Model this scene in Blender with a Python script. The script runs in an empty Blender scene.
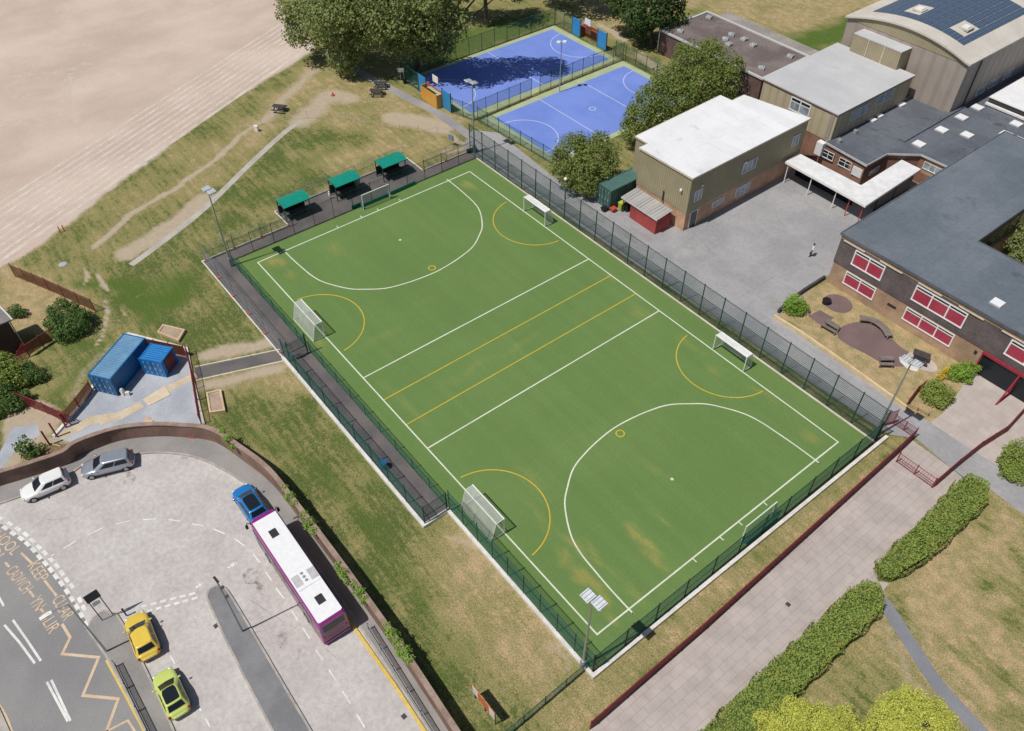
import bpy, math, random
import numpy as np
from mathutils import Vector, Matrix
random.seed(7); rng = np.random.default_rng(7)
PI = math.pi
scene = bpy.context.scene
COL = scene.collection

# ------------------------------------------------------------------ camera (solved from the pitch markings)
FPX = 817.16
CAM = (43.525, -35.085, 54.963)
EUL = (.7661, .0003, .9002)
_cam = bpy.data.cameras.new('camera'); cam = bpy.data.objects.new('camera', _cam); COL.objects.link(cam)
cam.location = CAM; cam.rotation_euler = EUL
_cam.sensor_width = 36; _cam.lens = FPX / 1024 * 36; _cam.clip_start = .5; _cam.clip_end = 3000
scene.camera = cam
from mathutils import Euler
ROT = Euler(EUL, 'XYZ').to_matrix()
CV = Vector(CAM)

def ray(u, v):
    return ROT @ Vector(((u - 512) / FPX, (365.5 - v) / FPX, -1))
def at(u, v, z=0.0):
    d = ray(u, v); t = (z - CAM[2]) / d.z
    p = CV + d * t
    return (p.x, p.y)
def at3(u, v, z=0.0):
    x, y = at(u, v, z); return (x, y, z)
def on_x(u, v, c):
    d = ray(u, v); p = CV + d * ((c - CAM[0]) / d.x); return p.y, p.z
def on_y(u, v, c):
    d = ray(u, v); p = CV + d * ((c - CAM[1]) / d.y); return p.x, p.z
def pts(lst, z=0.0):
    return [at(u, v, z) for u, v in lst]

# ------------------------------------------------------------------ world and light
w = bpy.data.worlds.new('World'); scene.world = w; w.use_nodes = True
nt = w.node_tree; bg = nt.nodes['Background']
sky = nt.nodes.new('ShaderNodeTexSky'); sky.sky_type = 'NISHITA'; sky.sun_disc = False
sky.sun_elevation = math.radians(61.5); sky.sun_rotation = math.radians(186)
sky.air_density = 1.0; sky.dust_density = 1.2
nt.links.new(sky.outputs[0], bg.inputs[0]); bg.inputs[1].default_value = .07
sl = bpy.data.lights.new('sun', 'SUN'); sl.energy = 4.85; sl.angle = math.radians(.5); sl.color = (1, .955, .89)
so = bpy.data.objects.new('sun', sl); COL.objects.link(so)
so.rotation_euler = Vector((.072, .54, -1)).to_track_quat('-Z', 'Y').to_euler()
so.location = (0, -40, 90)
scene.view_settings.view_transform = 'Standard'; scene.view_settings.look = 'None'
scene.view_settings.exposure = -.42; scene.view_settings.gamma = 1
scene.cycles.max_bounces = 8; scene.cycles.transparent_max_bounces = 24
scene.cycles.use_denoising = True

# ------------------------------------------------------------------ materials
def lin(r, g, b):
    f = lambda c: (c / 255 / 12.92) if c / 255 <= .04045 else ((c / 255 + .055) / 1.055) ** 2.4
    return (f(r), f(g), f(b), 1)
def c4(c):
    return tuple(c) if len(c) == 4 else tuple(c) + (1,)
class NT:
    def __init__(s, name):
        s.m = bpy.data.materials.new(name); s.m.use_nodes = True
        s.t = s.m.node_tree; s.n = s.t.nodes; s.b = s.n['Principled BSDF']; s.out = s.n['Material Output']
        s.tc = s.n.new('ShaderNodeTexCoord')
    def L(s, a, b): s.t.links.new(a, b)
    def noise(s, scale, detail=3, rough=.55, vec=None, dist=0):
        n = s.n.new('ShaderNodeTexNoise'); n.inputs['Scale'].default_value = scale
        n.inputs['Detail'].default_value = detail; n.inputs['Roughness'].default_value = rough; n.inputs['Distortion'].default_value = dist
        s.L(vec or s.tc.outputs['Object'], n.inputs['Vector']); return n.outputs['Fac']
    def ramp(s, f, a, b, lo=0, hi=1):
        n = s.n.new('ShaderNodeMapRange'); n.interpolation_type = 'SMOOTHSTEP'
        n.inputs[1].default_value = a; n.inputs[2].default_value = b; n.inputs[3].default_value = lo; n.inputs[4].default_value = hi
        s.L(f, n.inputs[0]); return n.outputs[0]
    def mix(s, f, a, b, mode='MIX'):
        n = s.n.new('ShaderNodeMix'); n.data_type = 'RGBA'; n.blend_type = mode
        if isinstance(f, (int, float)): n.inputs[0].default_value = f
        else: s.L(f, n.inputs[0])
        for i, x in ((6, a), (7, b)):
            if hasattr(x, 'links') or hasattr(x, 'is_linked'): s.L(x, n.inputs[i])
            else: n.inputs[i].default_value = c4(x)
        return n.outputs[2]
    def math(s, op, a, b=0):
        n = s.n.new('ShaderNodeMath'); n.operation = op
        for i, x in ((0, a), (1, b)):
            if isinstance(x, (int, float)): n.inputs[i].default_value = x
            else: s.L(x, n.inputs[i])
        return n.outputs[0]
    def mapping(s, scale=(1, 1, 1), rot=(0, 0, 0), loc=(0, 0, 0), src=None):
        n = s.n.new('ShaderNodeMapping'); n.inputs['Scale'].default_value = scale; n.inputs['Rotation'].default_value = rot
        n.inputs['Location'].default_value = loc; s.L(src or s.tc.outputs['Object'], n.inputs['Vector']); return n.outputs[0]
    def bump(s, h, strength=.3, dist=.05):
        n = s.n.new('ShaderNodeBump'); n.inputs['Strength'].default_value = strength; n.inputs['Distance'].default_value = dist
        s.L(h, n.inputs['Height']); s.L(n.outputs[0], s.b.inputs['Normal'])
    def color(s, c):
        if hasattr(c, 'is_linked'): s.L(c, s.b.inputs['Base Color'])
        else: s.b.inputs['Base Color'].default_value = c4(c)
    def attr(s, name):
        n = s.n.new('ShaderNodeAttribute'); n.attribute_name = name; n.attribute_type = 'GEOMETRY'; return n
    def sep(s, c):
        n = s.n.new('ShaderNodeSeparateColor'); s.L(c, n.inputs[0]); return n.outputs

def surf(name, c1, c2, big=.15, fine=5., rough=.9, amp=.25, bump=.25, lo=.35, hi=.65, spec=.2, stain=None, metal=0, bdist=.03, laps=None):
    k = NT(name)
    f = k.ramp(k.noise(big, 5, .6), lo, hi)
    c = k.mix(f, c1, c2)
    g = k.ramp(k.noise(fine, 4, .7), .25, .75, 1 - amp, 1 + amp)
    v = k.n.new('ShaderNodeCombineColor'); [k.L(g, v.inputs[i]) for i in range(3)]
    c = k.mix(1, c, v.outputs[0], 'MULTIPLY')
    if stain:
        sc, th, col = stain
        c = k.mix(k.ramp(k.noise(sc, 4, .65, k.mapping(loc=(13, 7, 3))), th, th + .12, 0, .8), c, col)
    if laps:
        b_ = k.n.new('ShaderNodeTexBrick'); k.L(k.mapping(rot=(0, 0, laps[2])), b_.inputs['Vector']); b_.inputs['Scale'].default_value = 1; b_.inputs['Brick Width'].default_value = 7.5; b_.inputs['Row Height'].default_value = laps[0]; b_.inputs['Mortar Size'].default_value = .05; b_.inputs['Mortar Smooth'].default_value = .5
        b_.inputs['Color1'].default_value = (1, 1, 1, 1); b_.inputs['Color2'].default_value = (.94, .94, .95, 1); b_.inputs['Mortar'].default_value = (laps[1], laps[1], laps[1], 1); c = k.mix(1, c, b_.outputs['Color'], 'MULTIPLY')
    k.color(c); k.b.inputs['Roughness'].default_value = rough; k.b.inputs['Specular IOR Level'].default_value = spec
    k.b.inputs['Metallic'].default_value = metal
    if bump: k.bump(k.noise(fine * 2, 4, .7), bump, bdist)
    return k.m
def plain(name, c, rough=.5, metal=0, spec=.4, amp=.1, fine=3., coat=0):
    k = NT(name)
    g = k.ramp(k.noise(fine, 4, .6), .3, .7, 1 - amp, 1 + amp)
    v = k.n.new('ShaderNodeCombineColor'); [k.L(g, v.inputs[i]) for i in range(3)]
    k.color(k.mix(1, c, v.outputs[0], 'MULTIPLY')); k.b.inputs['Roughness'].default_value = rough
    k.b.inputs['Metallic'].default_value = metal; k.b.inputs['Specular IOR Level'].default_value = spec
    k.b.inputs['Coat Weight'].default_value = coat; k.b.inputs['Coat Roughness'].default_value = .06
    return k.m
def veil(name, c, cover):                       # wire mesh and netting too fine to see: covers part of what is behind
    k = NT(name); k.color(c); k.b.inputs['Roughness'].default_value = .6
    t = k.n.new('ShaderNodeBsdfTransparent'); mx = k.n.new('ShaderNodeMixShader')
    f = k.ramp(k.noise(1.3, 2), .3, .7, cover * .9, cover * 1.1)
    k.L(f, mx.inputs[0]); k.L(t.outputs[0], mx.inputs[1]); k.L(k.b.outputs[0], mx.inputs[2]); k.L(mx.outputs[0], k.out.inputs[0])
    return k.m
def ribbed(name, c1, c2, per=.3, rough=.6, strength=.6, axis='xy', metal=0):
    k = NT(name)
    s = k.n.new('ShaderNodeSeparateXYZ'); k.L(k.tc.outputs['Object'], s.inputs[0])
    q = k.math('ADD', s.outputs[0], s.outputs[1]) if axis == 'xy' else s.outputs['xyz'.index(axis)]
    q = k.math('FRACT', k.math('MULTIPLY', q, 1 / per))
    h = k.math('PINGPONG', q, .5); h = k.ramp(h, .1, .25)
    f = k.ramp(k.noise(.4, 4, .6), .35, .65)
    c = k.mix(f, c1, c2); c = k.mix(k.math('MULTIPLY', k.math('SUBTRACT', 1, h), .35), c, tuple(x * .6 for x in c2[:3]))
    k.color(c); k.bump(h, strength, .06); k.b.inputs['Roughness'].default_value = rough; k.b.inputs['Metallic'].default_value = metal
    k.b.inputs['Specular IOR Level'].default_value = .25
    return k.m
def bricks(name, c1, c2, mortar, wdt=.22, hgt=.075, rough=.9, flat=False, msize=.012, turn=0, var=(.78, 1.2)):
    k = NT(name); b = k.n.new('ShaderNodeTexBrick')
    if flat: vec = k.mapping(rot=(0, 0, turn))
    else:
        s = k.n.new('ShaderNodeSeparateXYZ'); k.L(k.tc.outputs['Object'], s.inputs[0])
        cb = k.n.new('ShaderNodeCombineXYZ'); k.L(k.math('ADD', s.outputs[0], s.outputs[1]), cb.inputs[0]); k.L(s.outputs[2], cb.inputs[1]); vec = cb.outputs[0]
    k.L(vec, b.inputs['Vector']); b.inputs['Scale'].default_value = 1
    b.inputs['Brick Width'].default_value = wdt; b.inputs['Row Height'].default_value = hgt; b.inputs['Mortar Size'].default_value = msize
    b.inputs['Mortar Smooth'].default_value = .2; b.inputs['Bias'].default_value = 0
    b.inputs['Color1'].default_value = c4(c1); b.inputs['Color2'].default_value = c4(c2); b.inputs['Mortar'].default_value = c4(mortar)
    f = k.ramp(k.noise(.5, 5, .65), .3, .7, *var)
    v = k.n.new('ShaderNodeCombineColor'); [k.L(f, v.inputs[i]) for i in range(3)]
    k.color(k.mix(1, b.outputs['Color'], v.outputs[0], 'MULTIPLY')); k.b.inputs['Roughness'].default_value = rough
    k.b.inputs['Specular IOR Level'].default_value = .2
    return k.m
def leafmat(name, c1, c2, c3=None):
    k = NT(name); g = k.n.new('ShaderNodeNewGeometry')
    c = k.mix(g.outputs['Random Per Island'], c1, c2)
    if c3: c = k.mix(k.ramp(k.noise(.7, 3), .5, .7), c, c3)
    k.color(c); k.b.inputs['Roughness'].default_value = .65; k.b.inputs['Specular IOR Level'].default_value = .25
    tr = k.n.new('ShaderNodeBsdfTranslucent'); k.L(c, tr.inputs[0])
    mx = k.n.new('ShaderNodeMixShader'); mx.inputs[0].default_value = .25
    k.L(k.b.outputs[0], mx.inputs[1]); k.L(tr.outputs[0], mx.inputs[2]); k.L(mx.outputs[0], k.out.inputs[0])
    return k.m

M = {}
M['sheet_white'] = surf('worn_white_paint', (.66, .65, .62), (.8, .79, .76), .8, 9, .8, .12, 0)
M['lane_white'] = surf('faded_lane_paint', (.66, .60, .53), (.78, .73, .68), .5, 4, .9, .12, 0)
M['pitch_white'] = surf('white_pitch_line', (.62, .66, .52), (.72, .75, .62), .5, 6, .9, .1, 0)
M['pitch_yellow'] = surf('yellow_pitch_line', (.56, .40, .035), (.62, .45, .05), .5, 6, .9, .1, 0)
M['road_yellow'] = surf('yellow_road_paint', (.62, .44, .08), (.7, .52, .14), .6, 6, .8, .15, 0)
M['road_orange'] = surf('faded_orange_road_paint', (.60, .44, .29), (.68, .54, .4), .8, 8, .85, .12, 0)
M['asphalt'] = surf('grey_asphalt', (.235, .232, .235), (.29, .285, .28), .12, 14, .9, .14, .2, stain=(.25, .66, (.19, .185, .19)))
M['dark_asphalt'] = surf('dark_new_tarmac', (.115, .105, .108), (.16, .145, .14), .35, 10, .9, .16, .25, stain=(.3, .62, (.2, .16, .14)))
M['path_tarmac'] = surf('grey_path_tarmac', (.27, .265, .27), (.33, .32, .315), .2, 10, .9, .12, .2, stain=(.5, .66, (.36, .34, .32)))
M['blue_tarmac'] = surf('blue_grey_footpath_tarmac', (.20, .21, .235), (.25, .255, .275), .25, 12, .9, .14, .2)
M['playground'] = surf('pale_playground_tarmac', (.30, .30, .31), (.37, .365, .37), .2, 2.4, .9, .09, .2, stain=(.16, .60, (.41, .40, .385)))
M['concrete_lot'] = surf('pale_worn_car_park_surface', (.475, .44, .425), (.545, .515, .495), .3, 2.6, .9, .13, .2, stain=(1.5, .66, (.33, .31, .30)))
M['pavement'] = surf('grey_pavement_tarmac', (.25, .24, .235), (.32, .305, .295), .3, 10, .9, .14, .2)
M['island'] = surf('dark_island_tarmac', (.19, .19, .20), (.24, .24, .25), .4, 10, .9, .13, .2)
M['kerb'] = surf('stone_kerb', (.36, .33, .29), (.46, .43, .39), 1.2, 8, .9, .15, .2)
M['white_concrete'] = surf('pale_concrete_edging', (.62, .6, .56), (.74, .72, .68), 1.2, 8, .85, .12, .2, stain=(1.2, .62, (.45, .42, .38)))
M['cream_kerb'] = surf('cream_kerb', (.55, .5, .4), (.64, .6, .5), 1, 8, .85, .1, .2)
M['slab'] = surf('concrete_slab', (.46, .40, .365), (.53, .47, .43), .4, 8, .9, .1, .2)
M['gravel'] = surf('blue_grey_gravel', (.36, .385, .43), (.46, .48, .52), .4, 16, .95, .25, .5, stain=(.5, .62, (.33, .34, .36)))
M['dirt_path'] = surf('pale_grit_path', (.40, .37, .33), (.49, .46, .41), .5, 8, .95, .18, .3)
M['sand'] = surf('sandy_soil', (.52, .42, .29), (.62, .53, .40), .6, 7, .95, .15, .3)
M['planter_soil'] = surf('pinkish_dry_soil', (.36, .27, .2), (.44, .34, .26), 1, 8, .95, .15, .3)
M['soil'] = surf('brown_soil', (.18, .11, .065), (.26, .17, .1), .8, 8, .95, .25, .5)
M['rubber'] = surf('plum_rubber_surface', (.17, .118, .118), (.2, .14, .138), .5, 8, .9, .08, .1)
M['blockpave'] = bricks('paved_path_slabs', (.44, .385, .36), (.465, .41, .385), (.355, .305, .285), 1.2, .62, .9, True, .02, PI / 2, (.88, 1.1))
M['plaza'] = bricks('plaza_slabs', (.45, .395, .365), (.49, .435, .40), (.40, .35, .325), .9, .9, .9, True, .014, 0, (.9, 1.08))
M['court_blue'] = surf('blue_court_paint', (.16, .245, .63), (.19, .28, .69), .2, 6, .8, .06, .1)
M['court_green'] = surf('pale_green_court_margin', (.36, .43, .25), (.43, .49, .31), .5, 6, .85, .12, .15)
M['court_white'] = surf('white_court_line', (.48, .53, .74), (.58, .62, .78), .5, 6, .85, .1, 0)
M['green_steel'] = plain('green_fence_steel', (.018, .085, .07, 1), .5)
M['dark_green_steel'] = plain('dark_green_fence_steel', (.012, .035, .033, 1), .5)
M['green_mesh'] = plain('green_weldmesh', (.022, .115, .095, 1), .6)
M['green_mesh_dense'] = M['green_mesh']
M['grey_mesh'] = plain('grey_temporary_mesh', (.40, .41, .42, 1), .5)
M['low_mesh'] = plain('thin_dark_green_mesh', (.03, .07, .06, 1), .5)
M['maroon'] = plain('maroon_paint', (.30, .03, .048, 1), .5)
M['maroon_bars'] = plain('maroon_railing_bars', (.29, .034, .048, 1), .5)
M['pink_bars'] = plain('maroon_thin_bars', (.25, .04, .07, 1), .5)
M['brown_bars'] = plain('rust_brown_railing_bars', (.22, .075, .045, 1), .6)
M['white_net'] = veil('white_net', (.8, .8, .8, 1), .36)
M['white_net_dense'] = veil('dense_white_net', (.82, .82, .82, 1), .85)
M['green_net'] = veil('green_goal_net', (.03, .2, .15, 1), .4)
M['white_metal'] = plain('white_painted_metal', (.8, .8, .79, 1), .4, amp=.06)
M['galv'] = plain('galvanised_steel', (.42, .45, .48, 1), .42, .6)
M['grey_metal'] = plain('grey_painted_steel', (.3, .31, .32, 1), .5)
M['dark_metal'] = plain('dark_steel', (.03, .032, .036, 1), .5)
M['black'] = plain('black_plastic', (.014, .014, .016, 1), .5)
M['rubber_tyre'] = plain('tyre_rubber', (.02, .02, .021, 1), .8)
M['alloy'] = plain('alloy_rim', (.42, .43, .45, 1), .3, .8)
M['glass'] = plain('dark_tinted_glass', (.014, .019, .026, 1), .2, spec=.35, amp=0)
M['window_glass'] = plain('window_glass', (.03, .04, .05, 1), .08, spec=.7, amp=.3, fine=1)
M['sky_glass'] = plain('painted_sky_glass', (.30, .36, .40, 1), .15, spec=.6, amp=.4, fine=1.2)  # pale sky reflection is put into the base colour
M['lamp_glass'] = plain('clear_lamp_glass', (.6, .62, .64, 1), .15, spec=.7)
M['flood_glass'] = plain('floodlight_glass', (.68, .71, .75, 1), .3, .1)
M['red_lens'] = plain('red_lens', (.35, .02, .02, 1), .2)
M['amber'] = plain('amber_lens', (.6, .25, .02, 1), .2)
M['red_plastic'] = plain('red_plastic', (.55, .07, .05, 1), .5)
M['red_blind'] = ribbed('red_window_blind', (.38, .04, .075, 1), (.45, .07, .11, 1), .18, .6, .3, 'x')
M['dull_red'] = plain('faded_red_plastic', (.36, .11, .10, 1), .6)
M['timber'] = surf('pale_timber', (.55, .40, .25), (.64, .5, .34), 1, 10, .85, .18, .2)
M['old_timber'] = surf('weathered_timber', (.16, .135, .12), (.23, .195, .175), 1, 10, .85, .2, .2)
M['dark_timber'] = surf('dark_recycled_plank', (.055, .052, .052), (.085, .078, .075), 1, 10, .8, .2, .2)
M['plywood'] = surf('pale_plywood', (.62, .52, .37), (.7, .6, .45), .8, 6, .85, .1, .1)
M['green_roof'] = plain('green_shelter_sheet', (.01, .26, .19, 1), .35, amp=.12)
M['orange_panel'] = ribbed('orange_board', (.62, .28, .045, 1), (.68, .36, .08, 1), .4, .6, .3)
M['blue_panel'] = plain('blue_board', (.035, .24, .52, 1), .5)
M['brown_panel'] = ribbed('brown_board', (.17, .075, .035, 1), (.22, .1, .05, 1), .4, .6, .3)
M['orange_sign'] = plain('orange_sign_face', (.66, .17, .07, 1), .5)
M['brick_red'] = bricks('red_brown_brick', (.24, .105, .065), (.3, .14, .085), (.28, .2, .16))
M['brick_orange'] = bricks('orange_brick', (.56, .30, .17), (.62, .35, .21), (.55, .42, .32))
M['brick_tan'] = bricks('tan_brick', (.37, .225, .135), (.44, .28, .175), (.42, .33, .25))
M['brick_wall'] = bricks('garden_wall_brick', (.21, .115, .085), (.27, .155, .115), (.26, .2, .17))
M['hung_tile'] = bricks('dark_hung_tile', (.135, .112, .118), (.185, .15, .15), (.09, .075, .08), .17, .12)
M['coping'] = surf('brick_coping', (.27, .19, .15), (.36, .27, .22), 1.2, 8, .9, .15, .2)
M['olive_clad'] = ribbed('olive_ribbed_cladding', (.36, .31, .20, 1), (.41, .355, .235, 1), .3, .6, .7)
M['tan_clad'] = ribbed('tan_ribbed_cladding', (.46, .395, .27, 1), (.51, .44, .30, 1), 1.1, .6, .25)
M['taupe_clad'] = ribbed('taupe_cladding', (.36, .31, .27, 1), (.40, .345, .30, 1), 1.6, .6, .2)
M['roof_white'] = surf('white_membrane_roof', (.76, .77, .78), (.83, .83, .84), .25, 3, .7, .035, .08, stain=(.35, .62, (.62, .63, .63)), laps=(1.6, .9, 0))
M['roof_grey'] = surf('pale_grey_membrane_roof', (.51, .515, .525), (.57, .575, .58), .15, 2, .7, .04, .05, stain=(.3, .64, (.44, .43, .42)), laps=(1.5, .92, 0))
M['roof_felt'] = surf('blue_grey_roof_felt', (.13, .155, .185), (.17, .195, .225), .13, 3, .75, .1, .15, stain=(.16, .58, (.085, .09, .10)), laps=(1.1, .9, PI / 2))
M['roof_felt_dark'] = surf('dark_roof_felt', (.11, .122, .145), (.15, .165, .19), .2, 4, .75, .12, .15, stain=(.3, .57, (.075, .078, .085)), laps=(1.1, .82, 0))
M['roof_gravel'] = surf('brown_gravel_roof', (.15, .12, .115), (.215, .18, .17), .25, 9, .95, .4, .5, stain=(.25, .58, (.30, .255, .21)))
M['roof_cream'] = surf('cream_gym_roof', (.55, .51, .45), (.62, .58, .52), .3, 3, .7, .05, .1)
M['canopy_white'] = surf('grubby_white_canopy', (.68, .69, .70), (.8, .8, .8), .9, 4, .6, .06, .1, stain=(.7, .6, (.55, .56, .57)))
M['corrug'] = ribbed('corrugated_sheet', (.40, .39, .38, 1), (.48, .46, .44, 1), .42, .5, .9, 'x')
M['fascia_cream'] = plain('cream_fascia', (.62, .55, .45, 1), .6)
M['fascia_dark'] = plain('dark_fascia', (.05, .045, .042, 1), .6)
M['solar'] = None
k = NT('solar_cell_glass')
b = k.n.new('ShaderNodeTexBrick'); k.L(k.tc.outputs['Generated'], b.inputs['Vector']); b.offset = 0
b.inputs['Scale'].default_value = 1; b.inputs['Brick Width'].default_value = .5; b.inputs['Row Height'].default_value = .25; b.inputs['Mortar Size'].default_value = .02
b.inputs['Color1'].default_value = (.05, .085, .145, 1); b.inputs['Color2'].default_value = (.065, .10, .165, 1); b.inputs['Mortar'].default_value = (.16, .2, .26, 1)
k.color(b.outputs['Color']); k.b.inputs['Roughness'].default_value = .25; M['solar'] = k.m
M['container_blue'] = surf('blue_container_paint', (.012, .12, .30), (.02, .15, .35), .5, 3, .45, .12, .05, spec=.4, stain=(.7, .68, (.08, .1, .13)))
M['container_roof'] = surf('faded_blue_container_roof', (.12, .26, .42), (.16, .31, .47), .6, 4, .5, .1, .05)
M['container_bright'] = surf('bright_blue_container_paint', (.008, .16, .46), (.012, .19, .5), .5, 3, .4, .1, .05, spec=.4)
M['container_green'] = surf('green_container_paint', (.035, .105, .09), (.05, .13, .11), .5, 3, .5, .12, .05, spec=.4)
M['shed_red'] = bricks('painted_red_brick', (.33, .065, .06), (.38, .085, .075), (.3, .06, .06))
M['bark'] = surf('bark', (.10, .08, .06), (.16, .13, .10), 2, 12, .95, .3, .6)
M['leaf'] = leafmat('tree_leaf', (.14, .19, .04), (.27, .33, .09), (.205, .25, .07))
M['leaf_willow'] = leafmat('grey_green_leaf', (.17, .215, .065), (.31, .365, .135), (.24, .28, .10))
M['leaf_dark'] = leafmat('dark_green_leaf', (.05, .095, .025), (.11, .165, .045))
M['leaf_hedge'] = leafmat('hedge_leaf', (.19, .28, .052), (.36, .43, .105), (.33, .36, .09))
M['leaf_bright'] = leafmat('bright_leaf', (.18, .33, .045), (.34, .50, .09))
M['leaf_yellow'] = leafmat('yellow_green_leaf', (.46, .52, .09), (.78, .76, .18), (.56, .60, .12))
M['flower_yellow'] = leafmat('yellow_flower', (.6, .45, .02), (.72, .58, .05))
M['leaf_bush'] = leafmat('bush_leaf', (.085, .165, .04), (.17, .26, .075))
M['skin'] = plain('skin', (.45, .27, .2, 1), .6)
M['shirt'] = plain('white_shirt', (.78, .78, .77, 1), .8)
M['trouser'] = plain('dark_trousers', (.025, .027, .035, 1), .8)
M['hair'] = plain('dark_hair', (.03, .02, .015, 1), .7)
M['bus_white'] = plain('white_bus_roof', (.83, .83, .84, 1), .4, amp=.04, coat=.2)
M['bus_purple'] = plain('purple_bus_paint', (.25, .018, .20, 1), .3, coat=.6)
M['bus_pink'] = plain('dull_mauve_bus_panel', (.21, .062, .125, 1), .4, coat=.3)
M['grey_panel'] = plain('light_grey_panel', (.5, .5, .5, 1), .6)
M['yellow_bin'] = plain('yellow_green_plastic', (.45, .5, .06, 1), .5)
M['grey_blue'] = plain('grey_blue_plastic', (.2, .25, .33, 1), .5)
M['manhole'] = surf('iron_cover', (.06, .055, .055), (.09, .085, .08), 3, 12, .7, .2, .2)

# ------------------------------------------------------------------ mesh helpers
ORG = {}
class MB:
    def __init__(s): s.v = []; s.f = []; s.mi = []; s.cur = 0
    def add(s, vs, fs):
        o = len(s.v); s.v += [tuple(p) for p in vs]; s.f += [tuple(i + o for i in q) for q in fs]; s.mi += [s.cur] * len(fs)
        return s
    def box(s, x0, y0, z0, x1, y1, z1):
        return s.add([(x0, y0, z0), (x1, y0, z0), (x1, y1, z0), (x0, y1, z0), (x0, y0, z1), (x1, y0, z1), (x1, y1, z1), (x0, y1, z1)],
                     [(3, 2, 1, 0), (4, 5, 6, 7), (0, 1, 5, 4), (1, 2, 6, 5), (2, 3, 7, 6), (3, 0, 4, 7)])
    def cbox(s, c, d, rz=0, tilt=0):
        m = Matrix.Rotation(rz, 3, 'Z') @ Matrix.Rotation(tilt, 3, 'X'); x, y, z = (q / 2 for q in d)
        vs = [Vector(c) + m @ Vector(p) for p in ((-x, -y, -z), (x, -y, -z), (x, y, -z), (-x, y, -z), (-x, -y, z), (x, -y, z), (x, y, z), (-x, y, z))]
        return s.add(vs, [(3, 2, 1, 0), (4, 5, 6, 7), (0, 1, 5, 4), (1, 2, 6, 5), (2, 3, 7, 6), (3, 0, 4, 7)])
    def prism(s, poly, z0, z1, bottom=True):
        a = sum(poly[i][0] * poly[(i + 1) % len(poly)][1] - poly[(i + 1) % len(poly)][0] * poly[i][1] for i in range(len(poly)))
        if a < 0: poly = poly[::-1]
        n = len(poly)
        vs = [(p[0], p[1], z0) for p in poly] + [(p[0], p[1], z1) for p in poly]
        fs = [tuple(range(n, 2 * n))] + ([tuple(range(n - 1, -1, -1))] if bottom else [])
        fs += [(i, (i + 1) % n, n + (i + 1) % n, n + i) for i in range(n)]
        return s.add(vs, fs)
    def flat(s, poly, z):
        a = sum(poly[i][0] * poly[(i + 1) % len(poly)][1] - poly[(i + 1) % len(poly)][0] * poly[i][1] for i in range(len(poly)))
        if a < 0: poly = poly[::-1]
        return s.add([(p[0], p[1], z) for p in poly], [tuple(range(len(poly)))])
    def quad(s, a, b, c, d): return s.add([a, b, c, d], [(0, 1, 2, 3)])
    def tube(s, p0, p1, r0, r1=None, n=8):
        r1 = r0 if r1 is None else r1
        p0, p1 = Vector(p0), Vector(p1); d = (p1 - p0).normalized()
        a = d.orthogonal().normalized(); b = d.cross(a); vs = []
        for p, r in ((p0, r0), (p1, r1)):
            for i in range(n):
                t = 2 * PI * i / n; vs.append(p + a * (r * math.cos(t)) + b * (r * math.sin(t)))
        return s.add(vs, [(i, (i + 1) % n, n + (i + 1) % n, n + i) for i in range(n)] + [tuple(range(n - 1, -1, -1)), tuple(range(n, 2 * n))])
    def path(s, P, r, n=6):
        for a, b in zip(P[:-1], P[1:]): s.tube(a, b, r, r, n)
        return s
    def ball(s, c, r, nu=10, nv=6, sq=(1, 1, 1)):
        vs = [(c[0], c[1], c[2] + r * sq[2])]
        for j in range(1, nv):
            for i in range(nu):
                t, p = 2 * PI * i / nu, PI * j / nv
                vs.append((c[0] + r * sq[0] * math.sin(p) * math.cos(t), c[1] + r * sq[1] * math.sin(p) * math.sin(t), c[2] + r * sq[2] * math.cos(p)))
        vs.append((c[0], c[1], c[2] - r * sq[2])); fs = []
        for i in range(nu): fs.append((0, 1 + i, 1 + (i + 1) % nu))
        for j in range(nv - 2):
            for i in range(nu):
                a = 1 + j * nu + i; b = 1 + j * nu + (i + 1) % nu; fs.append((a, a + nu, b + nu, b))
        o = 1 + (nv - 2) * nu
        for i in range(nu): fs.append((o + i, len(vs) - 1, o + (i + 1) % nu))
        return s.add(vs, fs)
    def strip(s, P, wd, z, closed=False, h=None):
        """ribbon of width wd along polyline P; raised box when h is given"""
        P = [Vector((p[0], p[1])) for p in P]; n = len(P); Lf, Rt = [], []
        for i in range(n):
            if closed: a, c = P[i - 1], P[(i + 1) % n]
            else: a, c = P[max(i - 1, 0)], P[min(i + 1, n - 1)]
            d1 = (P[i] - a); d2 = (c - P[i])
            if d1.length < 1e-6: d1 = d2
            if d2.length < 1e-6: d2 = d1
            d1.normalize(); d2.normalize(); t = (d1 + d2).normalized(); nn = Vector((-t.y, t.x))
            k_ = 1 / max(.5, nn.dot(Vector((-d1.y, d1.x))))
            Lf.append(P[i] + nn * wd / 2 * k_); Rt.append(P[i] - nn * wd / 2 * k_)
        m = n if closed else n - 1
        vs = [(p.x, p.y, z if h is None else z + h) for p in Lf] + [(p.x, p.y, z if h is None else z + h) for p in Rt]
        fs = [(n + i, n + (i + 1) % n, (i + 1) % n, i) for i in range(m)]
        if h is not None:
            vs += [(p.x, p.y, z) for p in Lf] + [(p.x, p.y, z) for p in Rt]
            fs += [(i, (i + 1) % n, 2 * n + (i + 1) % n, 2 * n + i) for i in range(m)]
            fs += [(3 * n + i, 3 * n + (i + 1) % n, n + (i + 1) % n, n + i) for i in range(m)]
            if not closed: fs += [(0, 2 * n, 3 * n, n), (n - 1, 2 * n - 1, 4 * n - 1, 3 * n - 1)]
        return s.add(vs, fs)
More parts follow.
